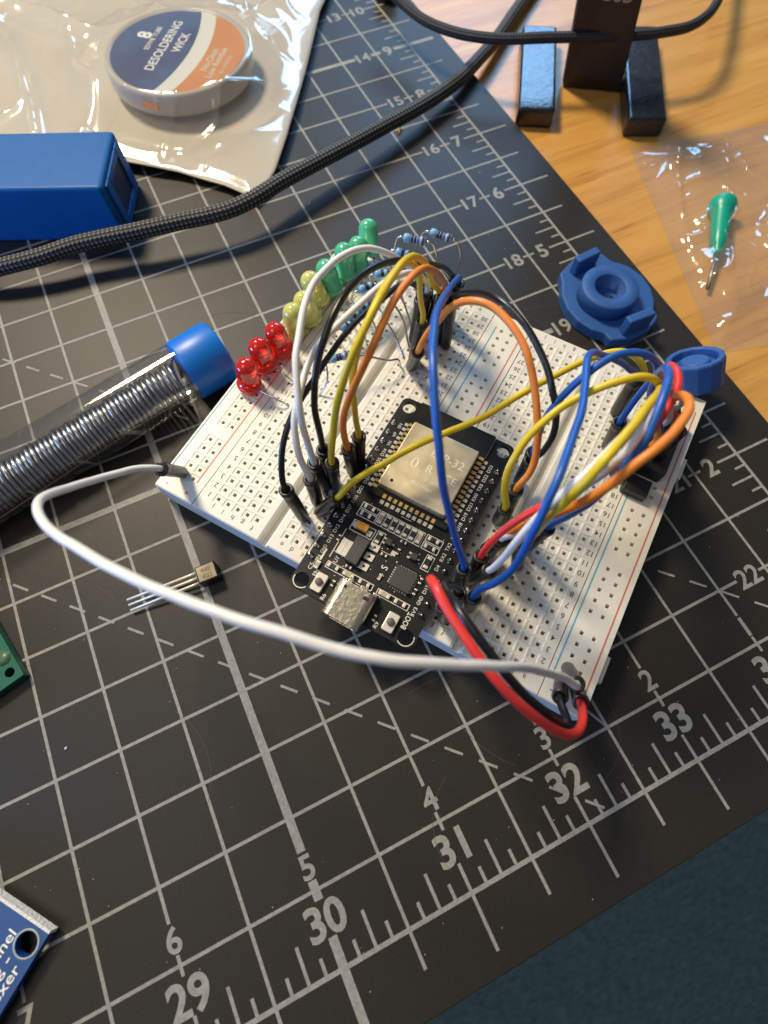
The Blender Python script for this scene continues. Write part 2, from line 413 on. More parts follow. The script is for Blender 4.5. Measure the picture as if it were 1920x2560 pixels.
pb(4.15, X + 1.235, [X + i * PT for i in range(5)], MR)
ditch(g, X + 1.235 + DX, X + 1.515 + DX)
pb(X + 1.515, 7.64, [X + 1.75 + i * PT for i in range(5)], MR)
pb(7.66, 8.57, [7.97, 8.23], RR, True)
g.bx(4.15 + DX, 8.57 + DX, Y0, Y1, 0, .42)
for y in (.72, 5.75): g.bx(8.57 + DX, 8.70 + DX, y - .28, y + .28, .12, .62)
g.build('body', M_board, tb)
stripes(tb, [(7.755 + DX, .2, 7.2, 'blue_line', M_bluel), (8.44 + DX, .1, 7.2, 'red_line', M_redl)])
s = numbers([4.3 + DX, 7.50 + DX], [(X + i * PT + DX, 'jihgf'[i]) for i in range(5)] + [(X + 1.75 + i * PT + DX, 'edcba'[i]) for i in range(5)])
s.text('-', .16, (7.84 + DX, -.14, ZB + .004), 0); s.build('printed_numbers', M_text, tb)
def holes():
    H = [(c, r) for c in [i * PT for i in range(5)] + [1.75 + i * PT for i in range(5)] + [X + i * PT for i in range(5)] + [X + 1.75 + i * PT for i in range(5)] for r in MR]
    return H + [(c, r) for c in (-1.02, -.77, 3.51, 3.77, 7.97, 8.23) for r in RR]
HOLES = holes()
def snap(p):
    x, y = BL(p); h = min(HOLES, key=lambda q: (q[0] - x) ** 2 + (q[1] - y) ** 2); return BW(h[0], h[1], ZB)

# ================================================================== MICROCONTROLLER BOARD
EX, EY, EZ = 2.40, -.89, 1.15; EW, EL = 2.76, 4.97
te = thing('microcontroller_board', 'black microcontroller circuit board with a gold toned metal shield, bridging both breadboards', 'circuit board', BW(EX, EY, ZB), BTH, world=False)
z0 = EZ - ZB           # top of the pcb in the board's own frame
def pcb_holes(poly, holes_, za, zb, name, m, parent, n=16):
    """slab with round holes: bmesh fill"""
    bm = bmesh.new(); loops = [poly] + [[(cx + r * math.cos(2 * math.pi * k / n), cy + r * math.sin(2 * math.pi * k / n)) for k in range(n)] for cx, cy, r in holes_]
    ed = []
    for lp in loops:
        vs = [bm.verts.new((x, y, zb)) for x, y in lp]
        ed += [bm.edges.new((vs[i], vs[(i + 1) % len(vs)])) for i in range(len(vs))]
    bmesh.ops.triangle_fill(bm, use_beauty=True, use_dissolve=False, edges=ed)
    ret = bmesh.ops.extrude_face_region(bm, geom=bm.faces[:]); 
    for v in [x for x in ret['geom'] if isinstance(x, bmesh.types.BMVert)]: v.co.z = za
    bmesh.ops.recalc_face_normals(bm, faces=bm.faces[:])
    me = bpy.data.meshes.new(name); bm.to_mesh(me); bm.free(); me.materials.append(m)
    o = bpy.data.objects.new(name, me); COL.objects.link(o)
    if parent: o.parent = parent
    return o
CH = [(.21, .19), (EW - .21, .19), (.22, EL - .22), (EW - .22, EL - .22)]
pcb_holes(rrect(0, EW, 0, EL, .16), [(x, y, .155) for x, y in CH], z0 - .12, z0, 'circuit_board', M_pcb, te, 20)
for i, (x, y) in enumerate(CH):
    if y < 1:
        s = MB(); a0, a1 = (170, 330) if x < 1 else (-130, 30)
        i0 = arc(x, y, .156, a0, a1, 18); i1 = arc(x, y, .176, a0, a1, 18)
        s.add([(p[0], p[1], z0 + .004) for p in i0] + [(p[0], p[1], z0 + .004) for p in i1] + [(p[0], p[1], z0 - .10) for p in i0], [(k, 19 + k, 20 + k, k + 1) for k in range(18)] + [(k, k + 1, 39 + k, 38 + k) for k in range(18)])
        s.build('hole_rim', M_solder, te)
PINY = [.70 + i * .2515 for i in range(15)]
for xs in (.11, EW - .14):
    s = MB(); s.bx(xs - .12, xs + .12, PINY[0] - .13, PINY[-1] + .13, .002, z0 - .122); s.build('pin_header', M_black, te, bevel=.01)
M_pin = mat('pin_solder', (.62, .60, .55), rough=.16, metal=1.0)
for xs in (.11, EW - .14):
    for y in PINY:
        s = MB(); s.lathe([(.072, z0 + .002), (.068, z0 + .012), (.040, z0 + .04), (.030, z0 + .09), (.022, z0 + .11), (.0, z0 + .113)], 10, (xs, y, 0)); s.build('header_pin', M_pin, te)
# module: can, antenna, castellations
s = MB(); s.bx(.44, 2.26, 2.48, EL - .01, z0 + .003, z0 + .085); s.build('module_board', M_pcb, te)
s = MB(); s.prism(rrect(.565, 2.12, 2.66, 4.33, .04), z0 + .086, z0 + .30); s.build('metal_shield', M_shield, te, bevel=.025, seg=3)
s = MB(); s.cyl((.80, 2.84, z0 + .298), (.80, 2.84, z0 + .3035), .035, n=14); s.build('shield_dimple', M_blackin, te)
s = MB(); zt = z0 + .304; M_eng = mat('etched_mark', (.86, .83, .72), rough=.55, metal=.3)
s.text('ESP-32', .20, (1.62, 3.83, zt), 0, 0); s.text('R', .19, (1.38, 3.45, zt), 0, 0); s.text('CE', .19, (1.86, 3.43, zt), 0, 0); s.text('()', .20, (1.03, 3.47, zt), 0, .01)
s.text('802.11bgn', .085, (1.40, 3.02, zt), 0); s.text('211-1612', .085, (1.60, 3.2, zt), 0); s.text('2AC7Z', .085, (1.75, 2.86, zt), 0)
s.build('etched_lettering', M_eng, te)
s = MB()
yy = 4.52
for k in range(5):
    x = .62 + k * .32; s.bx(x, x + .022, 4.45, 4.86, z0 + .085, z0 + .088); s.bx(x + .022, x + .32, 4.84 if k % 2 == 0 else 4.45, (4.84 if k % 2 == 0 else 4.45) + .022, z0 + .085, z0 + .0885)
s.build('antenna_trace', mat('trace_dark', (.022, .023, .024), rough=.3), te)
s = MB(); p2 = MB()
for k in range(14):
    y = 2.66 + k * .127
    s.bx(.445, .56, y - .035, y + .035, z0 + .084, z0 + .095); p2.bx(.34, .437, y - .036, y + .036, z0 + .001, z0 + .02)
    s.bx(2.145, 2.255, y - .035, y + .035, z0 + .084, z0 + .095); p2.bx(2.265, 2.36, y - .036, y + .036, z0 + .001, z0 + .02)
for k in range(10):
    x = .80 + k * .127
    s.bx(x - .035, x + .035, 2.485, 2.58, z0 + .084, z0 + .095); p2.bx(x - .042, x + .042, 2.375, 2.465, z0 + .001, z0 + .02)
s.build('gold_pads', M_gold, te); p2.build('solder_pads', M_solder, te)
# usb-c port
s = MB()
pr_ = [(x, z) for x, z in [(a, b) for a, b in arc(.95 + .13, .16, .15, 270, 180, 5)] + arc(.95 + .13, .17, .15, 180, 90, 5) + arc(1.73 - .13, .17, .15, 90, 0, 5) + arc(1.73 - .13, .16, .15, 0, -90, 5)]
n = len(pr_); vs = [(x - .02, -.19, z + z0 - .005) for x, z in pr_] + [(x - .02, .55, z + z0 - .005) for x, z in pr_]
cx_ = 1.32; cz_ = .165 + z0
vi = [(cx_ + (x - cx_) * .9, -.19, cz_ + (z - cz_) * .84) for x, _, z in vs[:n]]; vb = [(x, .25, z) for x, _, z in vi]
s.add(vs + vi + vb, [(i, (i + 1) % n, n + (i + 1) % n, n + i) for i in range(n)] + [tuple(range(2 * n - 1, n - 1, -1))] + [(i, 2 * n + i, 2 * n + (i + 1) % n, (i + 1) % n) for i in range(n)] + [(2 * n + i, 3 * n + i, 3 * n + (i + 1) % n, 2 * n + (i + 1) % n) for i in range(n)] + [tuple(range(3 * n, 4 * n))])
s.bx(1.08, 1.16, .55, .66, z0 + .02, z0 + .30); s.bx(1.36, 1.50, .55, .62, z0 + .02, z0 + .30); s.bx(.95, 1.02, .2, .62, z0 + .01, z0 + .16); s.bx(1.62, 1.70, .2, .62, z0 + .01, z0 + .16)
M_usb = mat('usb_steel', (.74, .67, .50), (.84, .77, .60), rough=.27, metal=1.0, scale=10, bump=.35, bscale=9, bdist=.03)
usb = s.build('usb_port', M_usb, te, bevel=.006)
s = MB(); s.bx(1.06, 1.13, .40, .47, z0 + .30 + .01, z0 + .3165); s.bx(1.50, 1.62, .38, .45, z0 + .31, z0 + .3165); s.build('port_slot', M_blackin, usb)
for bx_, by_ in ((.56, .30), (2.17, .29)):
    s = MB(); s.prism(rrect(bx_ - .115, bx_ + .115, by_ - .19, by_ + .19, .03), z0 + .002, z0 + .10); bt = s.build('push_button', M_solder, te, bevel=.012)
    s = MB(); s.lathe([(.075, z0 + .10), (.075, z0 + .145), (.06, z0 + .155), (0, z0 + .156)], 20, (bx_, by_, 0)); s.build('plunger', mat('plunger_grey', (.10, .085, .075), rough=.5), bt)
# chips
s = MB(); s.bx(.76, 1.04, .93, 1.50, z0 + .03, z0 + .19); rg = s.build('voltage_regulator', M_chip, te, bevel=.012)
s = MB(); s.bx(.52, .757, .99, 1.34, z0 + .003, z0 + .09); s.bx(.60, .628, 1.0, 1.33, z0 + .09, z0 + .095); s.build('metal_tab', M_solder, rg, bevel=.006)
s = MB()
for k in range(3): s.bx(1.06, 1.26, 1.02 + k * .225 - .075, 1.02 + k * .225 + .075, z0 + .002, z0 + .035)
s.build('regulator_pads', M_solder, rg, bevel=.006)
s = MB(); [s.cyl((1.16, 1.02 + k * .225, z0 + .036), (1.16, 1.02 + k * .225, z0 + .037), .03, n=10) for k in range(3)]; s.build('pad_centers', M_blackin, rg)
s = MB(); s.bx(1.75, 2.21, .93, 1.37, z0 + .004, z0 + .10); qf = s.build('square_chip', M_chip, te, bevel=.008)
s = MB()
for k in range(7):
    q = .99 + k * .053; s.bx(1.715, 1.75, q - .012, q + .012, z0 + .002, z0 + .02); s.bx(2.21, 2.245, q - .012, q + .012, z0 + .002, z0 + .02)
    q = 1.82 + k * .053; s.bx(q - .012, q + .012, .90, .93, z0 + .002, z0 + .02); s.bx(q - .012, q + .012, 1.37, 1.40, z0 + .002, z0 + .02)
s.build('chip_legs', M_solder, qf)
M_amber = mat('amber_epoxy', (.72, .30, .035), (.80, .38, .06), rough=.4, scale=20)
s = MB(); s.bx(.60, .87, 1.645, 1.79, z0 + .01, z0 + .15); cp = s.build('capacitor', M_amber, te, bevel=.012)
s = MB(); s.text('106C', .05, (.74, 1.745, z0 + .151), 0); s.text('11639', .05, (.74, 1.68, z0 + .151), 0); s.build('capacitor_marking', mat('amber_dark', (.32, .10, .01), rough=.5), cp)
s = MB(); s.bx(.52, .60, 1.66, 1.77, z0 + .003, z0 + .05); s.bx(.87, .97, 1.61, 1.73, z0 + .003, z0 + .05); s.build('capacitor_pads', M_solder, cp)
# small parts with silkscreen boxes
silk = MB(); LW = .014
def sbox(x0, x1, y0, y1):
    zz = z0 + .001; zt_ = z0 + .005
    silk.bx(x0, x1, y0, y0 + LW, zz, zt_); silk.bx(x0, x1, y1 - LW, y1, zz, zt_); silk.bx(x0, x0 + LW, y0 + LW, y1 - LW, zz, zt_); silk.bx(x1 - LW, x1, y0 + LW, y1 - LW, zz, zt_)
sbox(.49, 1.01, 1.57, 1.82)
rowx = [.90 + i * .148 for i in range(8)]
for i in range(7): sbox(rowx[i], rowx[i] + .146, 1.92, 2.25)
sbox(.46, .88, 2.10, 2.25); sbox(.46, .88, 1.92, 2.08)
sbox(.47, 1.53, .64, .79); sbox(1.63, 2.34, .64, .78); sbox(1.97, 2.34, 2.10, 2.26); sbox(1.97, 2.34, 1.92, 2.08); sbox(2.16, 2.34, 1.53, 1.87); sbox(1.05, 1.23, 1.53, 1.84)
M_res = mat('smd_black', (.02, .02, .02), rough=.4); M_ceram = mat('smd_tan', (.42, .36, .27), rough=.5)
def smd(x, y, l, wd, vert, cer=False, hgt=.06):
    s = MB(); e = l * .24
    if vert: s.bx(x - wd / 2, x + wd / 2, y - l / 2 + e, y + l / 2 - e, z0 + .004, z0 + hgt)
    else: s.bx(x - l / 2 + e, x + l / 2 - e, y - wd / 2, y + wd / 2, z0 + .004, z0 + hgt)
    o = s.build('surface_component', M_ceram if cer else M_res, te)
    s = MB()
    for q in (-1, 1):
        if vert: s.bx(x - wd / 2, x + wd / 2, y + q * (l / 2 - e / 2) - e / 2, y + q * (l / 2 - e / 2) + e / 2, z0 + .003, z0 + hgt + .003)
        else: s.bx(x + q * (l / 2 - e / 2) - e / 2, x + q * (l / 2 - e / 2) + e / 2, y - wd / 2, y + wd / 2, z0 + .003, z0 + hgt + .003)
    s.build('component_ends', M_solder, o, bevel=.005)
for i in range(7): smd(rowx[i] + .073, 2.085, .25, .085, True, i in (0, 6))
smd(.65, 2.175, .24, .085, False); smd(.65, 2.0, .24, .085, False)
for x in (.63, .98, 1.34): smd(x, .715, .24, .085, False, x == .98)
for x in (1.80, 2.15): smd(x, .71, .24, .085, False, x == 1.8)
smd(2.14, 2.18, .24, .085, False); smd(2.14, 2.0, .24, .085, False); smd(2.25, 1.70, .26, .09, True); smd(1.14, 1.685, .24, .085, True)
smd(.33, .60, .17, .09, True, True)
for x, y in ((1.36, 1.70), (1.95, 1.67)):
    s = MB(); s.bx(x - .07, x + .07, y - .07, y + .07, z0 + .02, z0 + .11); q = s.build('transistor_chip', M_chip, te, bevel=.01)
    s = MB()
    for ax, ay in ((-.1, -.05), (-.1, .05), (.1, 0)): s.bx(x + ax - .03, x + ax + .03, y + ay - .02, y + ay + .02, z0 + .003, z0 + .03)
    s.build('chip_legs', M_solder, q)
s = MB(); rs = random.Random(11)
for k in range(70):
    x, y = rs.uniform(.45, 2.32), rs.uniform(.55, 2.3)
    s.lathe([(.012, z0 + .001), (.011, z0 + .004), (0, z0 + .004)], 6, (x, y, 0))
for y in (2.33, 1.48): s.bx(1.30, 1.55, y, y + .012, z0 + .001, z0 + .003)
for x0_, y0_, x1_, y1_ in ((.44, .86, .46, 1.55), (.30, .72, .34, .98), (1.5, 1.5, 1.6, 1.6), (.02, .72, .05, 1.3)): s.bx(x0_, x1_, y0_, y1_, z0 + .001, z0 + .006)
s.build('solder_vias', M_solder, te)
s = MB(); rs = random.Random(5)
for k in range(34):
    x, y = rs.uniform(.4, 2.3), rs.uniform(.7, 2.3); h_ = rs.random() < .5; ln = rs.uniform(.12, .5)
    s.bx(x, min(x + (ln if h_ else .014), 2.5), y, y + (.014 if h_ else ln), z0 + .0004 + k * .00003, z0 + .0012 + k * .00003)
s.build('copper_traces', mat('trace_grey', (.028, .030, .030), rough=.35), te)
for x, y, v_ in ((1.62, 1.62, 1), (1.62, 1.85, 0), (.42, 1.3, 1), (.9, .86, 0), (1.40, 1.42, 0), (2.3, 1.30, 1), (2.3, 1.05, 1), (1.55, .98, 1), (1.85, .22, 1), (.80, .42, 1)): smd(x, y, .13, .06, bool(v_), (x * 10) % 2 > 1, .045)
zs = z0 + .006
lp = ['VIN', 'GND', 'D13', 'D12', 'D14', 'D27', 'D26', 'D25', 'D33', 'D32', 'D35', 'D34', 'VN', 'VP', 'EN']
rp = ['3V3', 'GND', 'D15', 'D2', 'D4', 'RX2', 'TX2', 'D5', 'D18', 'D19', 'D21', 'RX0', 'TX0', 'D22', 'D23']
for i in range(15):
    silk.text(lp[i], .078, (.262, PINY[i], zs), R(90), 0, 'C', .062 * len(lp[i])); silk.text(rp[i], .078, (EW - .30, PINY[i], zs), R(90), 0, 'C', .062 * len(rp[i]))
silk.text('BOOT', .11, (2.42, .48, zs), R(90), .004, 'C', .34); silk.text('EN', .09, (.38, .45, zs), R(90)); silk.text('R6', .09, (.76, .1, zs), R(90)); silk.text('R9', .09, (1.93, .12, zs), R(90)); silk.text('C5', .09, (.22, .52, zs), R(90)); silk.text('U1', .09, (.60, .87, zs), R(90)); silk.text('S', .14, (1.53, 1.2, zs), R(90))
silk.bx(.43, .445, 4.0, 4.96, z0 + .001, z0 + .005); silk.bx(2.262, 2.276, 4.4, 4.96, z0 + .001, z0 + .005)
silk.lathe([(.02, zs), (0, zs + .001)], 10, (1.70, 1.42, 0))
silk.build('printed_labels', M_silk, te)

# ================================================================== JUMPER WIRES
def wmat(name, c, rough=.36):
    return mat('wire_' + name, c, tuple(x * .88 for x in c), rough=rough, scale=3, bump=.05, bscale=9, sss=0.0)
WM = dict(white=wmat('white', (.84, .83, .80)), black=wmat('black', (.010, .010, .012), .30), yellow=wmat('yellow', (.74, .56, .02)), orange=wmat('orange', (.88, .27, .035)),
          blue=wmat('blue', (.012, .105, .46)), red=wmat('red', (.78, .045, .035)), cream=wmat('cream', (.80, .73, .62)))
M_conn = mat('connector_black', (.014, .013, .013), (.022, .02, .019), rough=.33, scale=10, bump=.15, bscale=30)
WG = 'jumper wires plugged into the breadboards'
def connector(tip, base, t):
    ax = (base - tip); L = ax.length; s = MB(); r = .135
    s.lathe([(.075, .30), (.082, .02), (.10, 0), (r + .008, 0), (r + .014, .03), (r + .010, .16), (r - .004, .20), (r, .24), (r - .004, L - .13), (r * .82, L - .03), (r * .5, L), (0, L + .001)], 22, tip, ax)
    s.build('connector', M_conn, t)
    s = MB(); s.cyl(base - ax.normalized() * .02, base + ax.normalized() * .42, .03, n=8); s.build('pin', M_metal, t)
def wire(color, label, pts, a=None, b=None, r=.068, name='jumper_wire'):
    """pts: (u, v, z) along the wire; a/b: base of the connector at each end as (u, v) on the board top, 'auto' for the nearest hole, None for no connector"""
    W = [P(*p) for p in pts]; ends = []
    for tip, e in ((W[0], a), (W[-1], b)):
        if e is None: ends.append(None)
        elif e == 'auto': ends.append(snap(tip))
        elif len(e) == 2: ends.append(P(e[0], e[1], ZB + .01))
        else: ends.append(P(*e))
    base = ends[0] or ends[1] or W[0]
    t = thing(name, label, 'jumper wire', base, 0, WG)
    path = list(W)
    for k, e in ((0, ends[0]), (-1, ends[1])):
        if e is None: continue
        ax = (e - path[k]).normalized(); tip = path[k]
        ins = [tip + ax * .28]; out = tip - ax * .16
        if k == 0: path = ins + [tip, out] + path[1:]
        else: path = path[:-1] + [out, tip] + ins
        connector(tip, e, t)
    sp = smooth_pts(spline(path, .07), 6); sd = len(COL.objects) * 3.7; nn_ = len(sp)
    for i_ in range(nn_):
        k_ = min(1, i_ / 14, (nn_ - 1 - i_) / 14); sp[i_] = sp[i_] + noise.noise_vector(Vector((i_ * .055, sd, 0))) * .035 * k_ + noise.noise_vector(Vector((i_ * .17, sd, 5))) * .010 * k_
    s = MB(); s.tube(sp, r * .94, 14); s.build('cable', WM[color], t)
    return t
wire('black', 'black jumper wire with the leftmost leaning connector, nearest the breadboard centre groove',
     [(714, 1223, 2.13), (704, 1175, 2.6), (707, 1117, 2.95), (717, 1075, 3.1), (731, 1040, 3.2), (756, 995, 3.3), (779, 958, 3.35), (803, 918, 3.4), (835, 870, 3.35), (872, 824, 3.3), (911, 783, 3.2), (945, 755, 3.1), (978, 728, 3.0), (1010, 705, 2.9), (1040, 712, 2.6), (1052, 748, 2.2)], (762, 1297), 'auto', .064)
wire('white', 'white jumper wire with the tall outer arch framing the green LEDs',
     [(785, 1156, 2.15), (768, 1107, 2.7), (756, 1069, 3.1), (750, 1035, 3.4), (743, 978, 3.7), (738, 910, 3.9), (748, 835, 4.0), (759, 775, 4.05), (775, 725, 4.05), (806, 679, 4.0), (850, 640, 3.95), (902, 620, 3.8), (935, 620, 3.7), (969, 633, 3.5), (998, 650, 3.2), (1030, 672, 2.8), (1052, 702, 2.2)], (814, 1223), 'auto')
wire('white', 'inner and lower of the two white jumper wire arches, passing under the yellow one',
     [(776, 1197, 2.15), (752, 1156, 2.6), (738, 1098, 3.0), (733, 1060, 3.2), (741, 1012, 3.4), (755, 968, 3.5), (772, 912, 3.55), (797, 868, 3.6), (824, 835, 3.6), (858, 800, 3.6), (910, 748, 3.6), (960, 706, 3.6), (1005, 683, 3.4), (1035, 682, 3.1), (1060, 700, 2.7), (1068, 728, 2.2)], (795, 1258), 'auto')
wire('black', 'glossy black jumper wire arching over the LEDs between the two white arches',
     [(808, 1123, 2.15), (795, 1069, 2.8), (787, 1035, 3.1), (785, 1000, 3.4), (788, 948, 3.8), (794, 908, 4.0), (810, 852, 4.3), (834, 790, 4.5), (861, 740, 4.55), (902, 690, 4.5), (948, 661, 4.4), (999, 649, 4.2), (1050, 653, 3.9), (1083, 661, 3.6), (1110, 670, 3.1), (1128, 688, 2.6), (1134, 704, 2.2)], (826, 1194), 'auto')
wire('yellow', 'yellow jumper wire forming the tall front arch just left of the orange arch',
     [(830, 1156, 2.15), (829, 1110, 2.8), (833, 1060, 3.3), (841, 1014, 3.8), (864, 941, 4.4), (891, 871, 4.8), (918, 806, 5.0), (948, 744, 5.1), (979, 690, 5.0), (1010, 655, 4.8), (1038, 643, 4.5), (1060, 654, 4.1), (1072, 680, 3.6), (1085, 712, 2.9), (1096, 745, 2.15)], (837, 1214), 'auto', .07)
wire('yellow', 'yellow jumper wire whose far end drops straight down inside the yellow and orange arches',
     [(897, 1090, 2.15), (888, 1050, 2.7), (884, 1018, 3.1), (881, 960, 3.6), (889, 902, 4.0), (905, 835, 4.4), (930, 772, 4.5), (965, 705, 4.5), (995, 668, 4.4), (1025, 654, 4.2), (1044, 668, 4.0), (1051, 700, 3.7), (1052, 750, 3.0), (1056, 805, 2.2)], (899, 1165), 'auto', .064)
wire('orange', 'orange jumper wire arching from the left cluster over the front of the yellow ones',
     [(870, 1121, 2.14), (861, 1085, 2.6), (860, 1050, 3.0), (864, 1020, 3.4), (876, 984, 3.8), (902, 929, 4.3), (929, 871, 4.7), (960, 802, 4.9), (997, 734, 4.9), (1033, 690, 4.8), (1064, 672, 4.5), (1090, 682, 4.0), (1104, 702, 3.4), (1110, 733, 2.4)], (882, 1181), 'auto', .07)
wire('blue', 'long blue jumper wire falling across the metal shield to the right pin row',
     [(1146, 706, 2.3), (1134, 708, 3.0), (1122, 722, 3.8), (1103, 749, 4.6), (1089, 784, 5.0), (1082, 830, 5.2), (1080, 870, 5.3), (1080, 920, 5.3), (1084, 987, 5.2), (1091, 1064, 5.0), (1099, 1120, 4.8), (1107, 1180, 4.5), (1117, 1247, 4.0), (1127, 1297, 3.6), (1143, 1362, 2.9), (1160, 1420, 2.15)], 'auto', (1147, 1478))
wire('orange', 'orange jumper wire looping from the breadboards centre to the circuit board right edge',
     [(1045, 879, 2.05), (1052, 862, 2.5), (1074, 828, 2.9), (1093, 806, 3.2), (1108, 784, 3.6), (1134, 761, 4.0), (1172, 750, 4.3), (1203, 754, 4.4), (1240, 773, 4.4), (1275, 808, 4.4), (1303, 854, 4.3), (1320, 895, 4.2), (1331, 941, 4.0), (1338, 989, 3.8), (1341, 1032, 3.6), (1343, 1071, 3.4), (1341, 1120, 3.1), (1334, 1162, 2.8), (1317, 1195, 2.5), (1291, 1223, 2.15)], (1026, 918), (1262, 1290), .072)
wire('black', 'black jumper wire arching behind the second orange one over the right breadboard',
     [(1126, 752, 2.2), (1136, 742, 2.7), (1160, 734, 3.2), (1191, 732, 3.6), (1230, 740, 3.9), (1262, 760, 4.0), (1292, 788, 4.0), (1323, 825, 4.0), (1350, 872, 3.9), (1369, 922, 3.8), (1381, 970, 3.7), (1389, 1010, 3.5), (1392, 1048, 3.3), (1385, 1081, 3.1), (1370, 1110, 2.8), (1350, 1138, 2.5), (1328, 1150, 2.15)], 'auto', 'auto')
wire('yellow', 'long yellow jumper wire crossing diagonally over the metal shield to the far right corner',
     [(845, 1243, 1.75), (864, 1219, 1.9), (911, 1185, 2.1), (968, 1152, 2.25), (1001, 1132, 2.3), (1077, 1099, 2.35), (1128, 1079, 2.4), (1204, 1046, 2.5), (1260, 1010, 2.6), (1318, 973, 2.7), (1376, 942, 2.75), (1433, 915, 2.8), (1463, 902, 2.85), (1503, 886, 2.9), (1548, 878, 3.0), (1580, 884, 2.9), (1602, 902, 2.8), (1612, 926, 2.5), (1606, 945, 2.2)], (795, 1281), 'auto', .072)
wire('blue', 'blue jumper wire running from beside the black arch to a loop near the faceted nut',
     [(1334, 1130, 2.2), (1346, 1095, 2.7), (1360, 1052, 3.1), (1378, 1022, 3.4), (1398, 998, 3.6), (1424, 974, 3.8), (1453, 948, 4.0), (1482, 925, 4.1), (1520, 899, 4.2), (1559, 882, 4.2), (1592, 880, 4.2), (1624, 891, 4.0), (1641, 912, 3.7), (1643, 938, 3.4), (1620, 962, 3.1), (1585, 1005, 2.6), (1549, 1056, 2.1)], 'auto', (1516, 1118), .07)
wire('blue', 'blue jumper wire with a sharp hairpin loop, sweeping down the front of the right breadboard',
     [(1590, 948, 2.2), (1575, 925, 2.7), (1550, 907, 3.1), (1516, 893, 3.5), (1493, 884, 3.8), (1478, 882, 4.0), (1469, 893, 4.2), (1467, 917, 4.3), (1466, 956, 4.4), (1461, 994, 4.5), (1453, 1033, 4.6), (1439, 1072, 4.7), (1425, 1110, 4.8), (1411, 1152, 4.9), (1396, 1190, 4.9), (1376, 1240, 4.8), (1350, 1302, 4.5), (1322, 1360, 4.1), (1293, 1410, 3.6), (1262, 1440, 3.2), (1225, 1460, 2.8), (1200, 1470, 2.5), (1184, 1492, 2.15)], 'auto', (1170, 1520), .07)
wire('yellow', 'yellow jumper wire forming the upper of the two right hand yellow arches',
     [(1264, 1270, 2.12), (1262, 1235, 2.6), (1264, 1205, 2.9), (1272, 1176, 3.1), (1285, 1148, 3.3), (1308, 1112, 3.5), (1337, 1077, 3.7), (1376, 1040, 3.9), (1414, 1011, 4.0), (1453, 988, 4.1), (1490, 972, 4.2), (1528, 958, 4.3), (1570, 946, 4.4), (1603, 941, 4.4), (1631, 947, 4.3), (1650, 962, 4.0), (1655, 990, 3.3), (1652, 1035, 2.2)], (1243, 1303), 'auto', .072)
wire('yellow', 'yellow jumper wire lying straight in the bundle between white and cream ones',
     [(1668, 1010, 2.2), (1668, 972, 3.2), (1655, 968, 4.0), (1643, 988, 4.7), (1613, 1027, 5.1), (1570, 1079, 5.3), (1527, 1130, 5.3), (1494, 1168, 5.2), (1452, 1217, 4.9), (1415, 1256, 4.5), (1378, 1290, 4.0), (1352, 1318, 3.5), (1325, 1345, 2.9), (1300, 1352, 2.2)], 'auto', 'auto', .072)
wire('white', 'white jumper wire of the right bundle ending beside the blue one near the pin row',
     [(1688, 1020, 2.2), (1693, 975, 3.2), (1682, 950, 3.9), (1655, 985, 4.4), (1620, 1022, 4.7), (1585, 1062, 4.8), (1545, 1105, 4.8), (1508, 1143, 4.8), (1473, 1177, 4.8), (1415, 1230, 4.6), (1375, 1266, 4.4), (1334, 1305, 4.0), (1292, 1353, 3.5), (1255, 1400, 2.8), (1224, 1426, 2.15)], 'auto', 'auto')
wire('cream', 'cream coloured jumper wire tucked under the yellow one of the right bundle',
     [(1660, 1060, 2.2), (1672, 1020, 2.9), (1668, 985, 3.7), (1652, 985, 4.4), (1637, 1018, 4.9), (1611, 1063, 5.1), (1587, 1097, 5.1), (1560, 1131, 5.0), (1528, 1166, 4.7), (1480, 1203, 4.3), (1430, 1246, 3.9), (1380, 1284, 3.5), (1330, 1313, 3.1), (1285, 1338, 2.6), (1253, 1349, 2.15)], 'auto', 'auto')
wire('red', 'red jumper wire of the right bundle, curling round the top beside the faceted nut',
     [(1700, 1075, 2.2), (1668, 1020, 2.6), (1655, 960, 3.2), (1668, 922, 3.9), (1686, 915, 4.3), (1699, 935, 4.4), (1698, 965, 4.4), (1686, 990, 4.4), (1668, 1020, 4.4), (1645, 1052, 4.3), (1612, 1092, 4.2), (1575, 1128, 4.1), (1535, 1162, 4.0), (1490, 1197, 4.0), (1430, 1236, 3.9), (1372, 1262, 3.7), (1330, 1279, 3.5), (1291, 1304, 3.2), (1253, 1333, 2.9), (1224, 1362, 2.6), (1204, 1389, 2.15)], 'auto', 'auto', .072)
wire('blue', 'bright blue jumper wire on top of the right bundle, looping over beside the red one',
     [(1640, 1090, 2.2), (1628, 1010, 2.9), (1640, 945, 3.8), (1658, 918, 4.6), (1670, 920, 5.0), (1674, 936, 5.2), (1670, 962, 5.3), (1657, 1004, 5.3), (1640, 1048, 5.2), (1620, 1091, 5.1), (1593, 1132, 4.9), (1560, 1170, 4.6), (1520, 1212, 4.2), (1470, 1262, 3.6), (1420, 1292, 3.0), (1370, 1320, 2.2)], 'auto', 'auto', .07)
wire('orange', 'orange jumper wire of the right bundle, looping round at the corner of the right breadboard',
     [(1632, 1112, 2.2), (1640, 1060, 2.9), (1660, 1018, 3.7), (1684, 998, 4.3), (1705, 991, 4.7), (1722, 1000, 4.9), (1723, 1024, 5.0), (1702, 1058, 5.1), (1669, 1098, 5.2), (1635, 1129, 5.2), (1592, 1159, 5.1), (1550, 1194, 4.9), (1492, 1234, 4.6), (1434, 1266, 4.2), (1380, 1290, 3.8), (1322, 1308, 3.2), (1285, 1326, 2.7), (1262, 1342, 2.2)], 'auto', 'auto', .075)
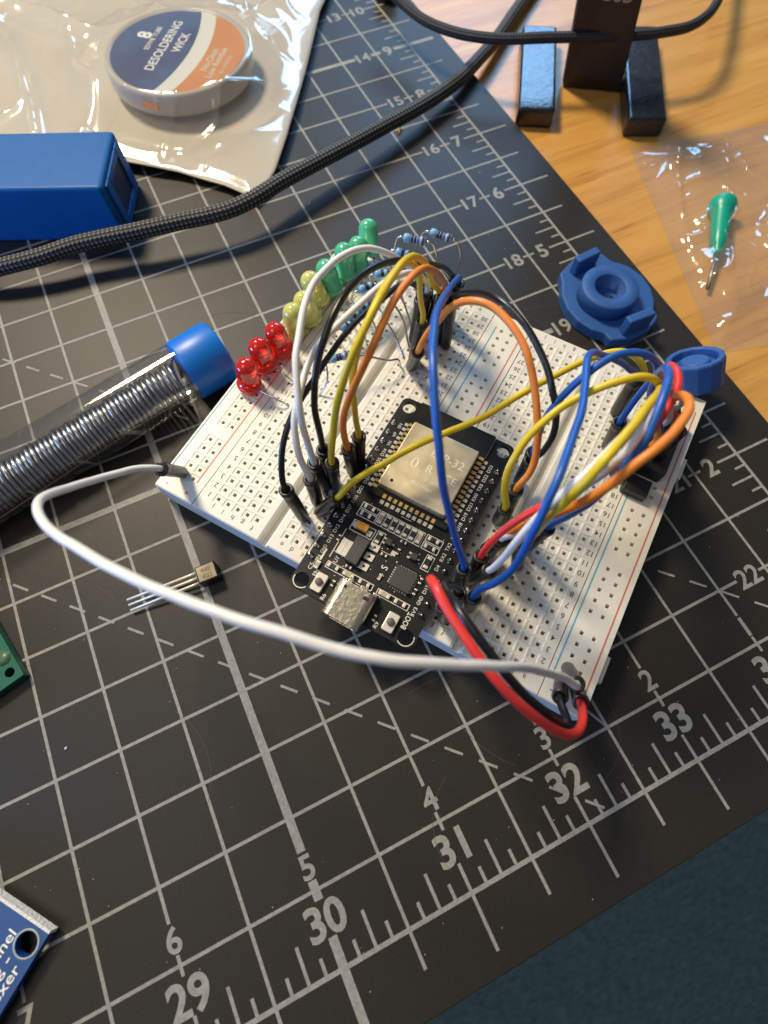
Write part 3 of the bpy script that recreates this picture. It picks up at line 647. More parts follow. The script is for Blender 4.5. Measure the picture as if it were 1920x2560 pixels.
wire('red', 'bright red jumper wire drooping off the front corner of the right breadboard',
     [(1108, 1515, 2.15), (1094, 1484, 2.7), (1083, 1456, 3.3), (1080, 1447, 3.7), (1090, 1468, 4.0), (1101, 1490, 4.0), (1118, 1527, 4.0), (1147, 1572, 4.0), (1179, 1622, 4.0), (1203, 1652, 3.95), (1234, 1693, 3.9), (1285, 1749, 3.7), (1338, 1794, 3.4), (1391, 1822, 3.0), (1425, 1834, 2.7), (1450, 1826, 2.5), (1460, 1798, 2.3), (1453, 1758, 1.95)], (1110, 1548), (1436, 1706), .082)
wire('black', 'black jumper wire running beside the red one off the front corner of the breadboard',
     [(1147, 1480, 2.15), (1126, 1460, 2.6), (1112, 1458, 3.0), (1118, 1478, 3.4), (1136, 1508, 3.7), (1166, 1551, 3.8), (1201, 1599, 3.8), (1232, 1640, 3.7), (1272, 1697, 3.5), (1312, 1742, 3.2), (1365, 1784, 2.8), (1402, 1810, 2.4), (1424, 1822, 2.2), (1420, 1800, 1.95), (1408, 1770, 1.75), (1400, 1743, 1.62)], 'auto', (1404, 1692), .078)
wire('white', 'long white jumper wire looping round the front of everything from corner to corner',
     [(401, 1172, 2.04), (347, 1171, 2.4), (270, 1190, 2.9), (193, 1213, 3.5), (135, 1233, 4.0), (103, 1248, 4.3), (92, 1270, 4.5), (116, 1311, 4.8), (173, 1357, 5.1), (270, 1415, 5.4), (386, 1469, 5.6), (540, 1531, 5.75), (640, 1567, 5.8), (756, 1601, 5.8), (871, 1629, 5.75), (987, 1649, 5.65), (1103, 1660, 5.4), (1218, 1663, 5.0), (1280, 1666, 4.6), (1325, 1672, 4.1), (1378, 1686, 3.3), (1420, 1698, 2.6), (1442, 1711, 2.05)], (459, 1181), (1418, 1668), .071)

# loose connector block at the far end of the right rail
t = thing('pin_socket', 'black pin socket block pushed into the far end of the right power rail', 'connector', BW(7.90, 5.95, ZB), BTH, world=False)
s = MB(); s.bx(-.22, .32, -.95, .75, .004, .42); s.build('housing', M_black, t, bevel=.02)
s = MB()
for i in range(5):
    for x in (-.08, .18): s.bx(x - .045, x + .045, -.83 + i * .27, -.74 + i * .27, .418, .423)
s.build('socket_openings', M_blackin, t)
t2 = thing('jumper_block', 'small square black jumper block standing before the pin socket', 'connector', BW(7.82, 4.62, ZB), BTH, world=False)
s = MB(); s.bx(-.26, .26, -.22, .20, .004, .24); s.build('housing', M_black, t2, bevel=.015)

# ================================================================== LEDS
def ledmat(name, c, rough=.12, tr=.5):
    return mat(name, c, rough=rough, trans=tr, ior=1.45, coat=.6, sss=.0, spec=.6)
LM = dict(red=ledmat('led_red', (.95, .035, .02)), yellow=ledmat('led_yellow', (.82, .82, .22), .15, .3), green=ledmat('led_green', (.09, .56, .29), .2, .15))
def led(color, label, base, top, zb=.9, group=None, L=.86):
    B = P(base[0], base[1], zb); T = onray(B, L, *top); ax = (T - B).normalized(); q = Vector((0, 0, 1)).rotation_difference(ax)
    t = thing('led', label, 'LED', B, 0, group)
    s = MB(); pr = [(0, 0), (.285, 0), (.29, .03), (.29, .09), (.27, .105), (.25, .11), (.25, .61)] + [(.25 * math.cos(R(a)), .61 + .25 * math.sin(R(a))) for a in range(12, 91, 13)]
    pr[-1] = (0, .86); s.lathe(pr, 28, B, ax); s.build('lens', LM[color], t)
    s = MB(); s.lathe([(0, .12), (.10, .12), (.10, .30), (.15, .42), (.13, .44), (0, .36)], 12, B, ax); s.build('reflector_cup', M_metal, t)
    for k in (-1, 1):
        p = B + q @ Vector((.127 * k, 0, 0)); e = snap(p); e.z = ZB - .1
        s = MB(); s.tube(smooth_pts([p, p - ax * .05, (p + e) / 2, e]), .026, 6); s.build('lead', M_metal, t)
    return B, ax
LG = {c: 'row of %s LEDs along the breadboard edge' % c for c in ('red', 'yellow', 'green')}
led('red', 'red LED nearest the front, leftmost of the three red ones', (624, 962), (613, 902), group=LG['red'])
led('red', 'red LED in the middle of the three red ones', (664, 912), (640, 852), group=LG['red'])
led('red', 'red LED at the far end of the red trio, next to the yellow ones', (706, 874), (681, 813), group=LG['red'])
led('yellow', 'yellow LED closest to the red ones, front of the yellow trio', (733, 830), (733, 763), group=LG['yellow'])
led('yellow', 'yellow LED in the middle of the yellow trio, tilted outward', (777, 796), (752, 735), group=LG['yellow'])
led('yellow', 'yellow LED at the far end of the yellow trio, beside the first green one', (799, 750), (767, 684), group=LG['yellow'])
led('green', 'green LED nearest the yellow ones, mostly behind the white arch', (831, 724), (808, 652), group=LG['green'])
led('green', 'green LED second from the yellow ones, half hidden by the white arch', (864, 686), (859, 609), group=LG['green'])
led('green', 'green LED third from the yellow ones, in front of the tall green one', (894, 664), (896, 596), group=LG['green'])
led('green', 'tall upright green LED at the far end of the row', (921, 640), (921, 528), zb=1.1, group=LG['green'], L=1.0)

# ================================================================== RESISTORS
M_rb = mat('resistor_blue', (.16, .36, .56), (.20, .42, .62), rough=.35, scale=8)
BM = [mat('band_dark', (.015, .02, .05), rough=.4), mat('band_violet', (.16, .07, .22), rough=.4), mat('band_brown', (.12, .04, .02), rough=.4)]
RG = 'resistors bridging the left breadboard'
def resistor(label, a, b, z, la, lb):
    A = P(a[0], a[1], z); Bp = P(b[0], b[1], z if len(b) < 3 else b[2]); ax = (Bp - A); L = ax.length; d = ax / L
    t = thing('resistor', label, 'resistor', (A + Bp) / 2, 0, RG)
    s = MB(); s.lathe([(0, 0), (.05, .005), (.095, .03), (.10, .11), (.08, .16), (.078, L - .16), (.10, L - .11), (.095, L - .03), (.05, L - .005), (0, L)], 18, A, d); s.build('body', M_rb, t)
    for f, m in ((.26, 0), (.40, 0), (.53, 0), (.66, 1), (.86, 2)):
        s = MB(); rr = .103 if f > .8 else .082; s.cyl(A + d * (L * f - .026), A + d * (L * f + .026), rr, n=18); s.build('colour_band', BM[m], t)
    for st, dr, l in ((A, -d, la), (Bp, d, lb)):
        pts = [st, st + dr * .12] + [P(*p) for p in l]
        s = MB(); s.tube(smooth_pts(spline(pts, .05), 4), .026, 6); s.build('lead', M_metal, t)
resistor('blue banded resistor standing over the mat, left of the two farthest ones', (1008, 593), (1066, 604), 2.5, [(990, 600, 2.3), (985, 624, 1.9), (987, 660, .8)], [(1088, 625, 2.2), (1094, 650, 1.6), (1090, 668, .8)])
resistor('blue banded resistor farthest from the camera, at the right of the pair', (1075, 580), (1130, 598), 2.5, [(1055, 585, 2.3), (1046, 602, 2.0), (1033, 640, .8)], [(1146, 612, 2.3), (1151, 635, 1.9), (1139, 690, .8)])
resistor('blue banded resistor just under the far pair, partly behind the thick yellow wire', (989, 628), (1028, 640), 2.1, [(982, 640, 1.6), (978, 668, .8)], [(1040, 662, 1.6), (1048, 700, .8)])
resistor('blue banded resistor beside the black arch, under the tall yellow wire', (936, 686), (975, 682), 1.7, [(925, 700, 1.3), (918, 712, .8)], [(994, 692, 1.5), (1010, 760, .8)])
resistor('blue banded resistor between the black arch and the inner white arch', (897, 726), (935, 711), 1.7, [(884, 738, 1.3), (878, 748, .8)], [(975, 722, 1.6), (1003, 745, 1.4), (1033, 833, .8)])
resistor('resistor half hidden under the inner white wire, dark banded', (918, 752), (955, 733), 1.6, [(905, 764, 1.2), (900, 772, .8)], [(983, 758, 1.5), (1008, 800, 1.2), (1022, 872, .8)])
resistor('dark banded resistor between the white and black arches above the yellow wire', (889, 777), (925, 760), 1.55, [(876, 790, 1.2), (870, 798, .8)], [(963, 800, 1.4), (985, 835, 1.1), (1010, 896, .8)])
resistor('dark banded resistor in the middle of the resistor row', (866, 797), (902, 780), 1.5, [(855, 806, 1.2), (848, 815, .8)], [(930, 800, 1.3), (950, 850, .8)])
resistor('pale banded resistor close below the dark banded ones', (850, 822), (884, 806), 1.4, [(840, 832, 1.1), (832, 842, .8)], [(905, 822, 1.2), (918, 862, .8)])
resistor('blue banded resistor lying apart nearest the front, right of the red LEDs', (824, 899), (872, 887), 1.5, [(815, 912, 1.5), (819, 950, 1.2), (798, 989, .8)], [(905, 889, 1.5), (930, 893, 1.4), (976, 902, 1.2), (995, 897, 1.1), (1001, 916, .8)])
for i, l in enumerate([[(648, 975, 1.0), (676, 990, 1.05), (705, 1005, .95), (722, 1013, .8)], [(690, 922, 1.0), (712, 937, 1.0), (737, 958, .8)], [(727, 885, 1.0), (745, 903, .95), (760, 920, .8)]]):
    s = MB(); s.tube(smooth_pts(spline([P(*p) for p in l], .05)), .018, 6)
    tag(s.build('wire_link', M_metal), ['bare metal lead stretched from the front red LED into the breadboard', 'bare metal lead stretched from the middle red LED into the breadboard', 'bare metal lead stretched from the far red LED, partly behind white wires'][i], 'wire', 'bare leads beside the red LEDs')

# ================================================================== BRAIDED CABLE AND THIN CORD
def braid(name, base, fleck, k=4.2, n=6.0):
    m = bpy.data.materials.new(name); m.use_nodes = True; nt = m.node_tree; L = nt.links; b = nt.nodes['Principled BSDF']
    uv = node(nt, 'ShaderNodeUVMap'); sp = node(nt, 'ShaderNodeSeparateXYZ'); L.new(uv.outputs[0], sp.inputs[0])
    def mth(op, a, bb=None):
        x = node(nt, 'ShaderNodeMath', operation=op)
        for i, q in enumerate((a, bb)):
            if q is None: continue
            if isinstance(q, (int, float)): x.inputs[i].default_value = q
            else: L.new(q, x.inputs[i])
        return x.outputs[0]
    U = mth('MULTIPLY', sp.outputs[0], k * 2 * math.pi); V = mth('MULTIPLY', sp.outputs[1], n * 2 * math.pi)
    A = mth('SINE', mth('ADD', U, V)); Bn = mth('SINE', mth('SUBTRACT', U, V))
    h = mth('MULTIPLY', A, Bn); hh = mth('MULTIPLY', mth('ADD', h, 1.0), .5)
    cr = node(nt, 'ShaderNodeValToRGB'); cr.color_ramp.elements[0].position = .62; cr.color_ramp.elements[0].color = (*base, 1); cr.color_ramp.elements[1].position = .95; cr.color_ramp.elements[1].color = (*fleck, 1)
    L.new(hh, cr.inputs[0]); L.new(cr.outputs[0], b.inputs['Base Color'])
    bp = node(nt, 'ShaderNodeBump'); bp.inputs['Strength'].default_value = .8; bp.inputs['Distance'].default_value = .03; L.new(hh, bp.inputs['Height']); L.new(bp.outputs[0], b.inputs['Normal'])
    b.inputs['Roughness'].default_value = .6
    return m
pts = [(-160, 690, .4), (-60, 683, .5), (0, 668, .6), (100, 642, .68), (193, 611, .75), (347, 577, .82), (463, 551, .85), (521, 539, .85), (579, 522, .85), (636, 495, .86), (694, 459, .85), (752, 427, .8), (868, 366, .7), (949, 322, .62), (1064, 258, .5), (1141, 204, .4), (1180, 166, .32), (1242, 96, .15), (1282, 38, .08), (1330, -30, .04), (1400, -130, 0), (1500, -260, 0)]
s = MB(); s.tube(spline([P(*p) for p in pts], .08), .215, 24, uvs=True)
tag(s.build('braided_cable', braid('braid_cloth', (.010, .010, .010), (.22, .22, .215))), 'thick black braided cable crossing the cutting mat diagonally', 'cable')
pts = [(940, -60, 1.4), (975, -20, 1.3), (1008, 10, 1.2), (1064, 52, 1.2), (1141, 82, 1.25), (1219, 95, 1.3), (1285, 97, 1.35), (1357, 94, 1.4), (1450, 92, 1.4), (1540, 90, 1.4), (1608, 86, 1.4), (1666, 79, 1.4), (1724, 66, 1.4), (1768, 38, 1.4), (1795, 0, 1.3), (1812, -50, 1.2), (1830, -140, 1.0)]
s = MB(); s.tube(spline([P(*p) for p in pts], .12), .15, 18, uvs=True)
tag(s.build('power_cord', braid('cord_cloth', (.010, .010, .011), (.035, .035, .036), 6, 5)), 'thin dark cord curving from the top across the feet of the black stand', 'cable')
t = thing('cable_plug', 'black ribbed round plug at the top of the mat beside the number 10', 'plug', P(970, 10, 0))
s = MB(); c = P(968, 2, .0); s.lathe([(0, 0), (.36, 0), (.40, .05), (.40, .26), (.36, .30), (.36, .42), (.41, .47), (.41, .62), (.34, .72), (.2, .75), (0, .76)], 26, c + Vector((.05, .15, .004))); s.build('plug_body', M_black, t)

# ================================================================== BLACK STAND
M_std = mat('stand_black', (.010, .010, .011), (.018, .018, .02), rough=.22, scale=6, bump=.3, bscale=7, bdist=.03, spec=.6, rvar=.08)
t = thing('black_stand', 'black stand with two bar feet and an upright plate on the wooden desk', 'stand', P(1475, 280, ZT))
def barfoot(low, top, z):
    s = MB(); s.hexa([P(u, v, ZT + .004) for u, v in low], [P(u, v, z) for u, v in top]); return s
def barbox(c0, c1, c2, z):   # top face corners: front-left, front-right, back-left at height z
    A, B_, C_ = P(*c0, z), P(*c1, z), P(*c2, z); D_ = B_ + C_ - A; s = MB(); q = [A, B_, D_, C_]
    s.hexa([Vector((p.x, p.y, ZT + .004)) for p in q], q); return s
ZF = .34
barbox((1296, 272), (1390, 276), (1308, 60), ZF).build('foot', M_std, t, bevel=.10, seg=4)
barbox((1572, 297), (1670, 298), (1556, 62), ZF).build('foot', M_std, t, bevel=.10, seg=4)
A, B_ = P(1407, 218, ZT + .02), P(1550, 232, ZT + .02); C0, C1 = P(1450, -20, 2.6), P(1610, -14, 2.6)
up = (C0 - A); th = Vector((.12, .26, .05))
s = MB(); C0 = A + up * 2.2; C1 = B_ + (C1 - B_) * 2.2
s.hexa([A, B_, B_ + th, A + th], [C0, C1, C1 + th, C0 + th]); s.build('upright_plate', mat('plate_black', (.018, .012, .008), (.022, .016, .011), rough=.5, scale=3), t, bevel=.03)
Mx = Matrix.Translation(P(1460, 6, 1.2)) ; dirx = (P(1600, 20, 2.6) - P(1452, 6, 2.6)).normalized(); nrm = ((C0 - A).cross(B_ - A)).normalized()
if nrm.dot(CAMC - A) < 0: nrm = -nrm
dx = (B_ - A).normalized(); dy = nrm.cross(dx).normalized(); base = A + (C0 - A) * .46 + dx * .75 + nrm * .01
Mt = Matrix(((dx.x, dy.x, nrm.x, base.x), (dx.y, dy.y, nrm.y, base.y), (dx.z, dy.z, nrm.z, base.z), (0, 0, 0, 1)))
s = MB(); s.text('USB', .38, (.35, 0, 0), math.pi if dy.z < 0 else 0, .01, M=Mt); s.build('lettering', mat('letter_tan', (.35, .27, .17), rough=.5), t)
c = P(1960, -150, ZT); s = MB(); s.lathe([(0, .005), (3.9, .005), (4.0, .1), (4.0, .45), (3.85, .6), (0, .7)], 72, (0, 0, 0))
for i, v in enumerate(s.v): s.v[i] = v + P(1958, -208, ZT)
tag(s.build('round_base', M_std), 'edge of a large round black base at the top right corner of the desk', 'lamp base')

# ================================================================== BLUE BLOCK
M_bl = mat('blue_plastic', (.001, .095, .32), (.002, .105, .35), rough=.45, spec=.2, scale=3, bump=.03, bscale=30)
zt = 1.62
t = thing('blue_plastic_block', 'solid blue plastic box with a slotted end at the left edge of the mat', 'box', P(250, 560, 0))
A, B_, C_ = P(251, 470, zt), P(285, 327, zt), P(0, 333, zt)
top = [P(-260, 478, zt), P(251, 470, zt), P(283, 325, zt), P(-260, 336, zt)]
def flare(p, k): return Vector((p.x, p.y, .004))
low = [Vector((p.x, p.y, .004)) for p in top]
e = (top[1] - top[0]).normalized() * .07; low[1] += e; low[2] += e
s = MB(); s.hexa(low, top); s.build('housing', M_bl, t, bevel=.10, seg=4)
# raised frame with a slot on the end face
r0, r1, r2, r3 = low[1], low[2], top[2], top[1]; nn = (r1 - r0).cross(r3 - r0).normalized()
def onend(a, b, o=0.): return r0.lerp(r1, a).lerp(r3.lerp(r2, a), b) + nn * o
for a0, a1, b0, b1 in ((.10, .24, .08, .92), (.74, .88, .08, .92), (.24, .74, .08, .22), (.24, .74, .80, .92)):
    s = MB(); s.hexa([onend(a0, b0, -.02), onend(a1, b0, -.02), onend(a1, b1, -.02), onend(a0, b1, -.02)], [onend(a0, b0, .07), onend(a1, b0, .07), onend(a1, b1, .07), onend(a0, b1, .07)]); s.build('end_rib', M_bl, t, bevel=.03)
s = MB(); s.hexa([onend(.24, .22, -.02), onend(.74, .22, -.02), onend(.74, .8, -.02), onend(.24, .8, -.02)], [onend(.24, .22, .012), onend(.74, .22, .012), onend(.74, .8, .012), onend(.24, .8, .012)]); s.build('slot', mat('slot_dark', (.004, .018, .07), rough=.6), t)

# ================================================================== SOLDER TUBE
zc = .745
t = thing('solder_tube', 'clear plastic tube of coiled solder wire with a bright blue cap', 'solder tube', P(505, 905, 0))
p_cap = P(553, 874, zc); p_in = P(-420, 1462, zc); ax = (p_cap - p_in).normalized(); ptube = p_cap - ax * .95; Lt = (ptube - p_in).length
s = MB(); s.lathe([(.73, 0), (.73, Lt)], 48, p_in, ax); s.f = [f for f in s.f if len(f) == 4]; s.sm = s.sm[:len(s.f)]; s.mi = s.mi[:len(s.f)]
s.build('clear_tube', film('tube_clear', (.93, .93, .93), base=.05, haze=.012, rough=.06, edge=.6), t)
s = MB(); s.lathe([(0, -.04), (.735, -.04), (.75, 0), (.76, .9), (.735, .97), (.68, 1.0), (0, 1.0)], 48, ptube - ax * .05, ax); s.build('cap', mat('cap_blue', (.0, .15, .60), (.0, .16, .63), rough=.38, scale=3, sss=.0), t)
s = MB(); q = Vector((0, 0, 1)).rotation_difference(ax); cr_ = .47; path = []; c0 = ptube - ax * .35 - Vector((0, 0, .19)); turns = 100; pitch = .135
e1 = ax.orthogonal().normalized(); e2 = ax.cross(e1)
N = 26
for i in range(turns * N):
    a = 2 * math.pi * i / N; tt = i / N
    pt = c0 - ax * (tt * (.114 + .045 * math.exp(-tt / 9))) ; wob = .02 * math.sin(tt * 2.1) + .012 * math.sin(tt * 5.3)
    path.append(pt + (e1 * math.cos(a) + e2 * math.sin(a)) * (cr_ + wob))
s.tube(path, .053, 8); s.build('solder_coil', mat('solder_wire', (.42, .42, .42), rough=.27, metal=1.0), t)
s = MB(); s.tube(spline([c0, c0 + ax * .1 + e1 * .4, c0 + ax * .28 + e1 * .58, c0 + ax * .2 - e2 * .5], .05), .045, 8); s.build('wire_end', bpy.data.materials['solder_wire'], t)

# ================================================================== TRANSISTOR
t = thing('transistor', 'small black three legged transistor lying on the mat below the white wire', 'transistor', P(510, 1437, 0))
zt = .34
fl = [P(483, 1420, zt), P(522, 1403, zt), P(530, 1427, zt), P(497, 1446, zt)]
a = P(484, 1419, zt); b = P(522, 1404, zt); c = P(498, 1447, zt); dx = (b - a); dy = (c - a)
L1, L2 = .44, .40; dx = dx.normalized(); dy = (dy - dx * dy.dot(dx)).normalized()
s = MB(); s.hexa([a + dx * i * L1 + dy * j * L2 + Vector((0, 0, -.335 + .0)) for i, j in ((0, 0), (0, 1), (1, 1), (1, 0))][::-1], [a + dx * i * L1 + dy * j * L2 for i, j in ((0, 0), (0, 1), (1, 1), (1, 0))][::-1]); s.build('body', M_black, t, bevel=.03)
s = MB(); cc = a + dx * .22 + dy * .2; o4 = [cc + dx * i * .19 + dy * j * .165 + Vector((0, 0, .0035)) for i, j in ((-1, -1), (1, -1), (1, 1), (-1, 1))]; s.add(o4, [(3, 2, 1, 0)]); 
s.build('flat_face', mat('face_glint', (.30, .25, .15), (.36, .30, .19), rough=.30, metal=.5, scale=20), t)  # gold glint on the black face, put into the colour as tan metal
s = MB(); ang = math.atan2(dx.y, dx.x); s.text('44E', .11, cc + Vector((0, 0, .0055)) - dy * .07, ang); s.text('402', .11, cc + Vector((0, 0, .0055)) + dy * .08, ang); s.build('marking', M_text, t)
for i, (u, v) in enumerate(((318, 1500), (322, 1513), (327, 1526))):
    s = MB(); st = a + dy * (.08 + i * .12) + Vector((0, 0, -.15)); en = P(u, v, .10); d = (en - st)
    s.tube([st, st + d * .12, en], [.036, .030, .030], 6); s.build('leg', mat('leg_tin', (.84, .76, .58), rough=.35, metal=.35) if 'leg_tin' not in bpy.data.materials else bpy.data.materials['leg_tin'], t)

# ================================================================== SMALL CIRCUIT BOARDS AT THE LEFT EDGE
def rect_from(corner, e1p, e2p, z, l1, l2):
    A = P(*corner, z); d1 = (P(*e1p, z) - A).normalized(); d2 = (P(*e2p, z) - A); d2 = (d2 - d1 * d2.dot(d1)).normalized(); return A, d1, d2
def frame_obj(A, d1, d2): return Matrix(((d1.x, d2.x, 0, A.x), (d1.y, d2.y, 0, A.y), (0, 0, 1, 0), (0, 0, 0, 1)))
def slab(A, d1, d2, l1, l2, z0_, z1_, hs, name, m, t, n=20):
    o = pcb_holes([(0, 0), (l1, 0), (l1, l2), (0, l2)], hs, z0_, z1_, name, m, None, n)
    Mx = frame_obj(A, d1, d2)
    for v in o.data.vertices: v.co = Mx @ v.co - t.location
    o.data.update(); o.parent = t
    return Mx
t = thing('green_circuit_board', 'corner of a green circuit board at the left edge of the picture', 'circuit board', P(20, 1680, 0))
A, d1, d2 = rect_from((59, 1686), (0, 1582), (0, 1718), .26, 3, 3)
hg = P(24, 1681, .26) - A
slab(A, d1, d2, 4, 3, .06, .26, [(hg.dot(d1), hg.dot(d2), .10)], 'circuit_board', mat('pcb_green', (.0, .085, .045), (.003, .11, .06), rough=.4, scale=2, detail=6), t)
slab(A + (d1 + d2) * .001, d1, d2, 4, 3, .004, .058, [], 'circuit_board_underside', M_black, t)
s = MB(); q = P(6, 1645, .26); s.lathe([(.17, .2615), (.17, .263), (0, .263)], 20, (q.x, q.y, 0)); s.build('copper_pad', mat('pad_green', (.05, .13, .06), rough=.4), t)
t = thing('blue_circuit_board', 'corner of a blue circuit board with white lettering at the lower left edge', 'circuit board', P(60, 2380, 0))
A, d1, d2 = rect_from((122, 2335), (0, 2251), (0, 2512), .3, 3, 3)
hp_ = P(66, 2360, .3) - A; HX, HY = hp_.dot(d1), hp_.dot(d2); print('HOLE', HX, HY)
Mx = slab(A, d1, d2, 3, 4, .12, .3, [(HX, HY, .19)], 'circuit_board', mat('pcb_blue', (.006, .055, .20), (.009, .07, .24), rough=.4, scale=2, detail=6), t)
s = MB()
def tri(lx, ly, z): return Mx @ Vector((lx, ly, z))
s.add([tri(x, y, z) for x, y, z in ((-.03, -.0, .13), (3, -.0, .13), (3, -.0, .305), (-.0, -.0, .305), (-.03, -.07, .13), (3, -.07, .13), (3, -.05, .305), (-.0, -.05, .305))], [(0, 1, 2, 3), (7, 6, 5, 4), (3, 2, 6, 7), (4, 5, 1, 0), (0, 3, 7, 4), (1, 5, 6, 2)]); s.build('cut_edge', mat('cut_edge_white', (.75, .74, .68), rough=.8, scale=30, bump=.8, bscale=20, bdist=.04), t)
s = MB(); q = Mx @ Vector((HX, HY, 0)); s.lathe([(.191, .303), (.191, .307), (.225, .307), (.225, .303)], 28, (q.x, q.y, 0), close=True); s.build('hole_rim', mat('rim_grey', (.35, .38, .38), rough=.4), t)
s = MB()
def px_text(s, body, a, b, z, h=None, align='L', bold=0.0):
    A_ = P(*a, z); B2 = P(*b, z); d = B2 - A_; s.text(body, h or d.length / max(len(body), 1) * 1.3, A_ if align == 'L' else (A_ + B2) / 2, math.atan2(d.y, d.x), bold, align, width=d.length)
A0 = P(-75, 2455, .305); 
dd = (P(50, 2415, .305) - P(0, 2491, .305)).normalized(); an = math.atan2(dd.y, dd.x); sc = (P(34, 2335, .305) - P(0, 2388, .305)).length
def rtext(body, end, h, wd):   # ends at pixel 'end'
    E = P(*end, .306); s.text(body, h, E - dd * wd, an, .008, 'L', width=wd)
rtext('Channel', (42, 2334), .17, .98); rtext('Analog -', (30, 2399), .17, 1.1); rtext('Multiplexer', (52, 2422), .17, 1.42)
s.build('printed_lettering', M_silk, t)

# ================================================================== BLUE CAP PART AND BLUE KNOB
M_b2 = mat('blue_print', (.016, .085, .31), (.022, .10, .35), rough=.58, scale=6, bump=.15, bscale=22, bdist=.02)
cz = .36
t = thing('bobbin_cap', 'blue plastic end cap with round hub and two raised tabs by the mat edge', 'plastic part', P(1520, 730, 0))
def cpx(x, y): return (1380 + x / 3.77, 600 + y / 3.77)
C0 = P(*cpx(535, 560), .34)
OUT = [(75, 310), (200, 180), (470, 120), (560, 190), (720, 240), (850, 330), (930, 440), (968, 560), (965, 660), (1003, 700), (985, 760), (900, 860), (760, 925), (560, 945), (500, 880), (380, 845), (250, 760), (150, 650), (95, 520), (95, 390)]
oo = [P(*cpx(x, y), .34) for x, y in OUT]
s = MB(); s.prism([(p.x, p.y) for p in oo][::-1] if sum((oo[i].x * oo[(i + 1) % len(oo)].y - oo[(i + 1) % len(oo)].x * oo[i].y) for i in range(len(oo))) < 0 else [(p.x, p.y) for p in oo], .004, .34); s.build('flange', M_b2, t, bevel=.05, seg=3)
hc = P(*cpx(555, 430), .95)
el = P(*cpx(285, 430), .78); er = P(*cpx(825, 440), .78); rh = (er - el).length / 2; hc = (el + er) / 2
s = MB(); s.lathe([(rh, .30), (rh, .75), (rh - .03, .78), (rh * .57, .78), (rh * .54, .76), (rh * .54, .30), (0, .30)], 48, (hc.x, hc.y, 0)); s.build('hub', M_b2, t)
s = MB(); s.lathe([(0, .342), (.2, .342), (.17, .39), (0, .42)], 20, (hc.x + .02, hc.y - .1, 0)); s.build('screw_head', M_metal, t)
for pa, pb_, dep in (((215, 150), (420, 55), (30, 50)), ((700, 715), (945, 625), (22, 50))):
    z = .85; A = P(*cpx(*pa), z); B_ = P(*cpx(*pb_), z); d = (B_ - A).normalized(); n_ = Vector((d.y, -d.x, 0)) * .24
    s = MB(); q = [A, B_, B_ + n_, A + n_]; s.hexa([Vector((p.x, p.y, .3)) for p in q], q); s.build('tab', M_b2, t, bevel=.05, seg=3)
b0 = P(1737, 964, .64); tc_ = (CAMC - b0).normalized(); ua = (-DN - tc_ * (-DN).dot(tc_)).normalized(); ax = (ua * .90 + tc_ * .44).normalized()
t = thing('faceted_knob', 'blue faceted plastic nut tilted on its side at the corner of the right breadboard', 'knob', b0)  # blue plastic knob, its black shaft stands below
rk = .635; hk = .74
s = MB(); s.lathe([(0, 0), (rk * .90, 0), (rk * .96, .05), (rk, hk - .06), (rk * .97, hk), (rk * .80, hk), (rk * .77, hk - .03), (rk * .74, hk - .22), (rk * .56, hk - .24), (rk * .52, hk - .10), (rk * .44, hk - .07), (0, hk - .05)], 14, b0, ax, smooth=False); s.build('knob_body', M_b2, t, bevel=.03)
s = MB(); s.cyl(b0 - ax * .22 - RT * .35, b0 + ax * .05 - RT * .3, .30, .30); s.build('shaft', M_black, t, bevel=.02)

# ================================================================== ZIP BAG WITH DISPENSING NEEDLE
def sheet(corners, nu, nv, zf, flip=False):
    s = MB(); vs = []
    for j in range(nv + 1):
        for i in range(nu + 1):
            a, b = i / nu, j / nv; p = corners[0].lerp(corners[1], a).lerp(corners[3].lerp(corners[2], a), b); p = p.copy(); p.z = zf(a, b, p); vs.append(p)
    s.add(vs, [(j * (nu + 1) + i, j * (nu + 1) + i + 1, (j + 1) * (nu + 1) + i + 1, (j + 1) * (nu + 1) + i) for j in range(nv) for i in range(nu)], True); return s
bc = [P(1790, 884, ZT), P(2230, 820, ZT), P(2260, 250, ZT), P(1572, 372, ZT)]
def ridge(p, f, o=0): return (1 - abs(noise.noise(Vector((p.x * f + o, p.y * f * .8, o)))) * 2.2)
def zbag(a, b, p):
    e = min(a * 6, (1 - a) * 6, b * 6, (1 - b) * 6, 1)
    amp = .14 + .22 * math.exp(-((a - .38) ** 2 + (b - .55) ** 2) * 9)
    r1_ = max(ridge(p, .32, 3), 0) ** 9 * .34 + max(ridge(p, .7, 9), 0) ** 9 * .16 + max(ridge(p, 1.5, 4), 0) ** 9 * .05 + noise.noise(p * .8) * .05
    return ZT + .03 + ease(e) * (amp + r1_ + .1)
t = thing('zip_bag', 'clear crinkled plastic zip bag on the wooden desk holding a green tipped needle', 'plastic bag', P(1850, 600, ZT))
M_bag = film('bag_film', (.99, .985, .975), base=.035, haze=.075, rough=.07, bump=.10, bscale=.8, edge=.30)
sheet(bc, 150, 130, zbag).build('top_film', M_bag, t)
sheet(bc, 20, 20, lambda a, b, p: ZT + .012).build('bottom_film', film('bag_under', (.995, .99, .98), base=.01, haze=.02, rough=.15, edge=.12), t)
s = MB()
for off in (0, .12):
    c_ = [bc[3].lerp(bc[0], .10 + off * .25), bc[2].lerp(bc[1], .10 + off * .25)]
    pp = [c_[0].lerp(c_[1], i / 60) for i in range(61)]; pp = [Vector((p.x, p.y, ZT + .20 + max(ridge(p, .55, 3), 0) * .06)) for p in pp]; s.tube(pp, .022, 6)
s.build('zip_ridge', M_bag, t)
t = thing('dispensing_needle', 'green plastic hub with a thin steel tip inside the clear zip bag', 'needle', P(1800, 560, ZT))
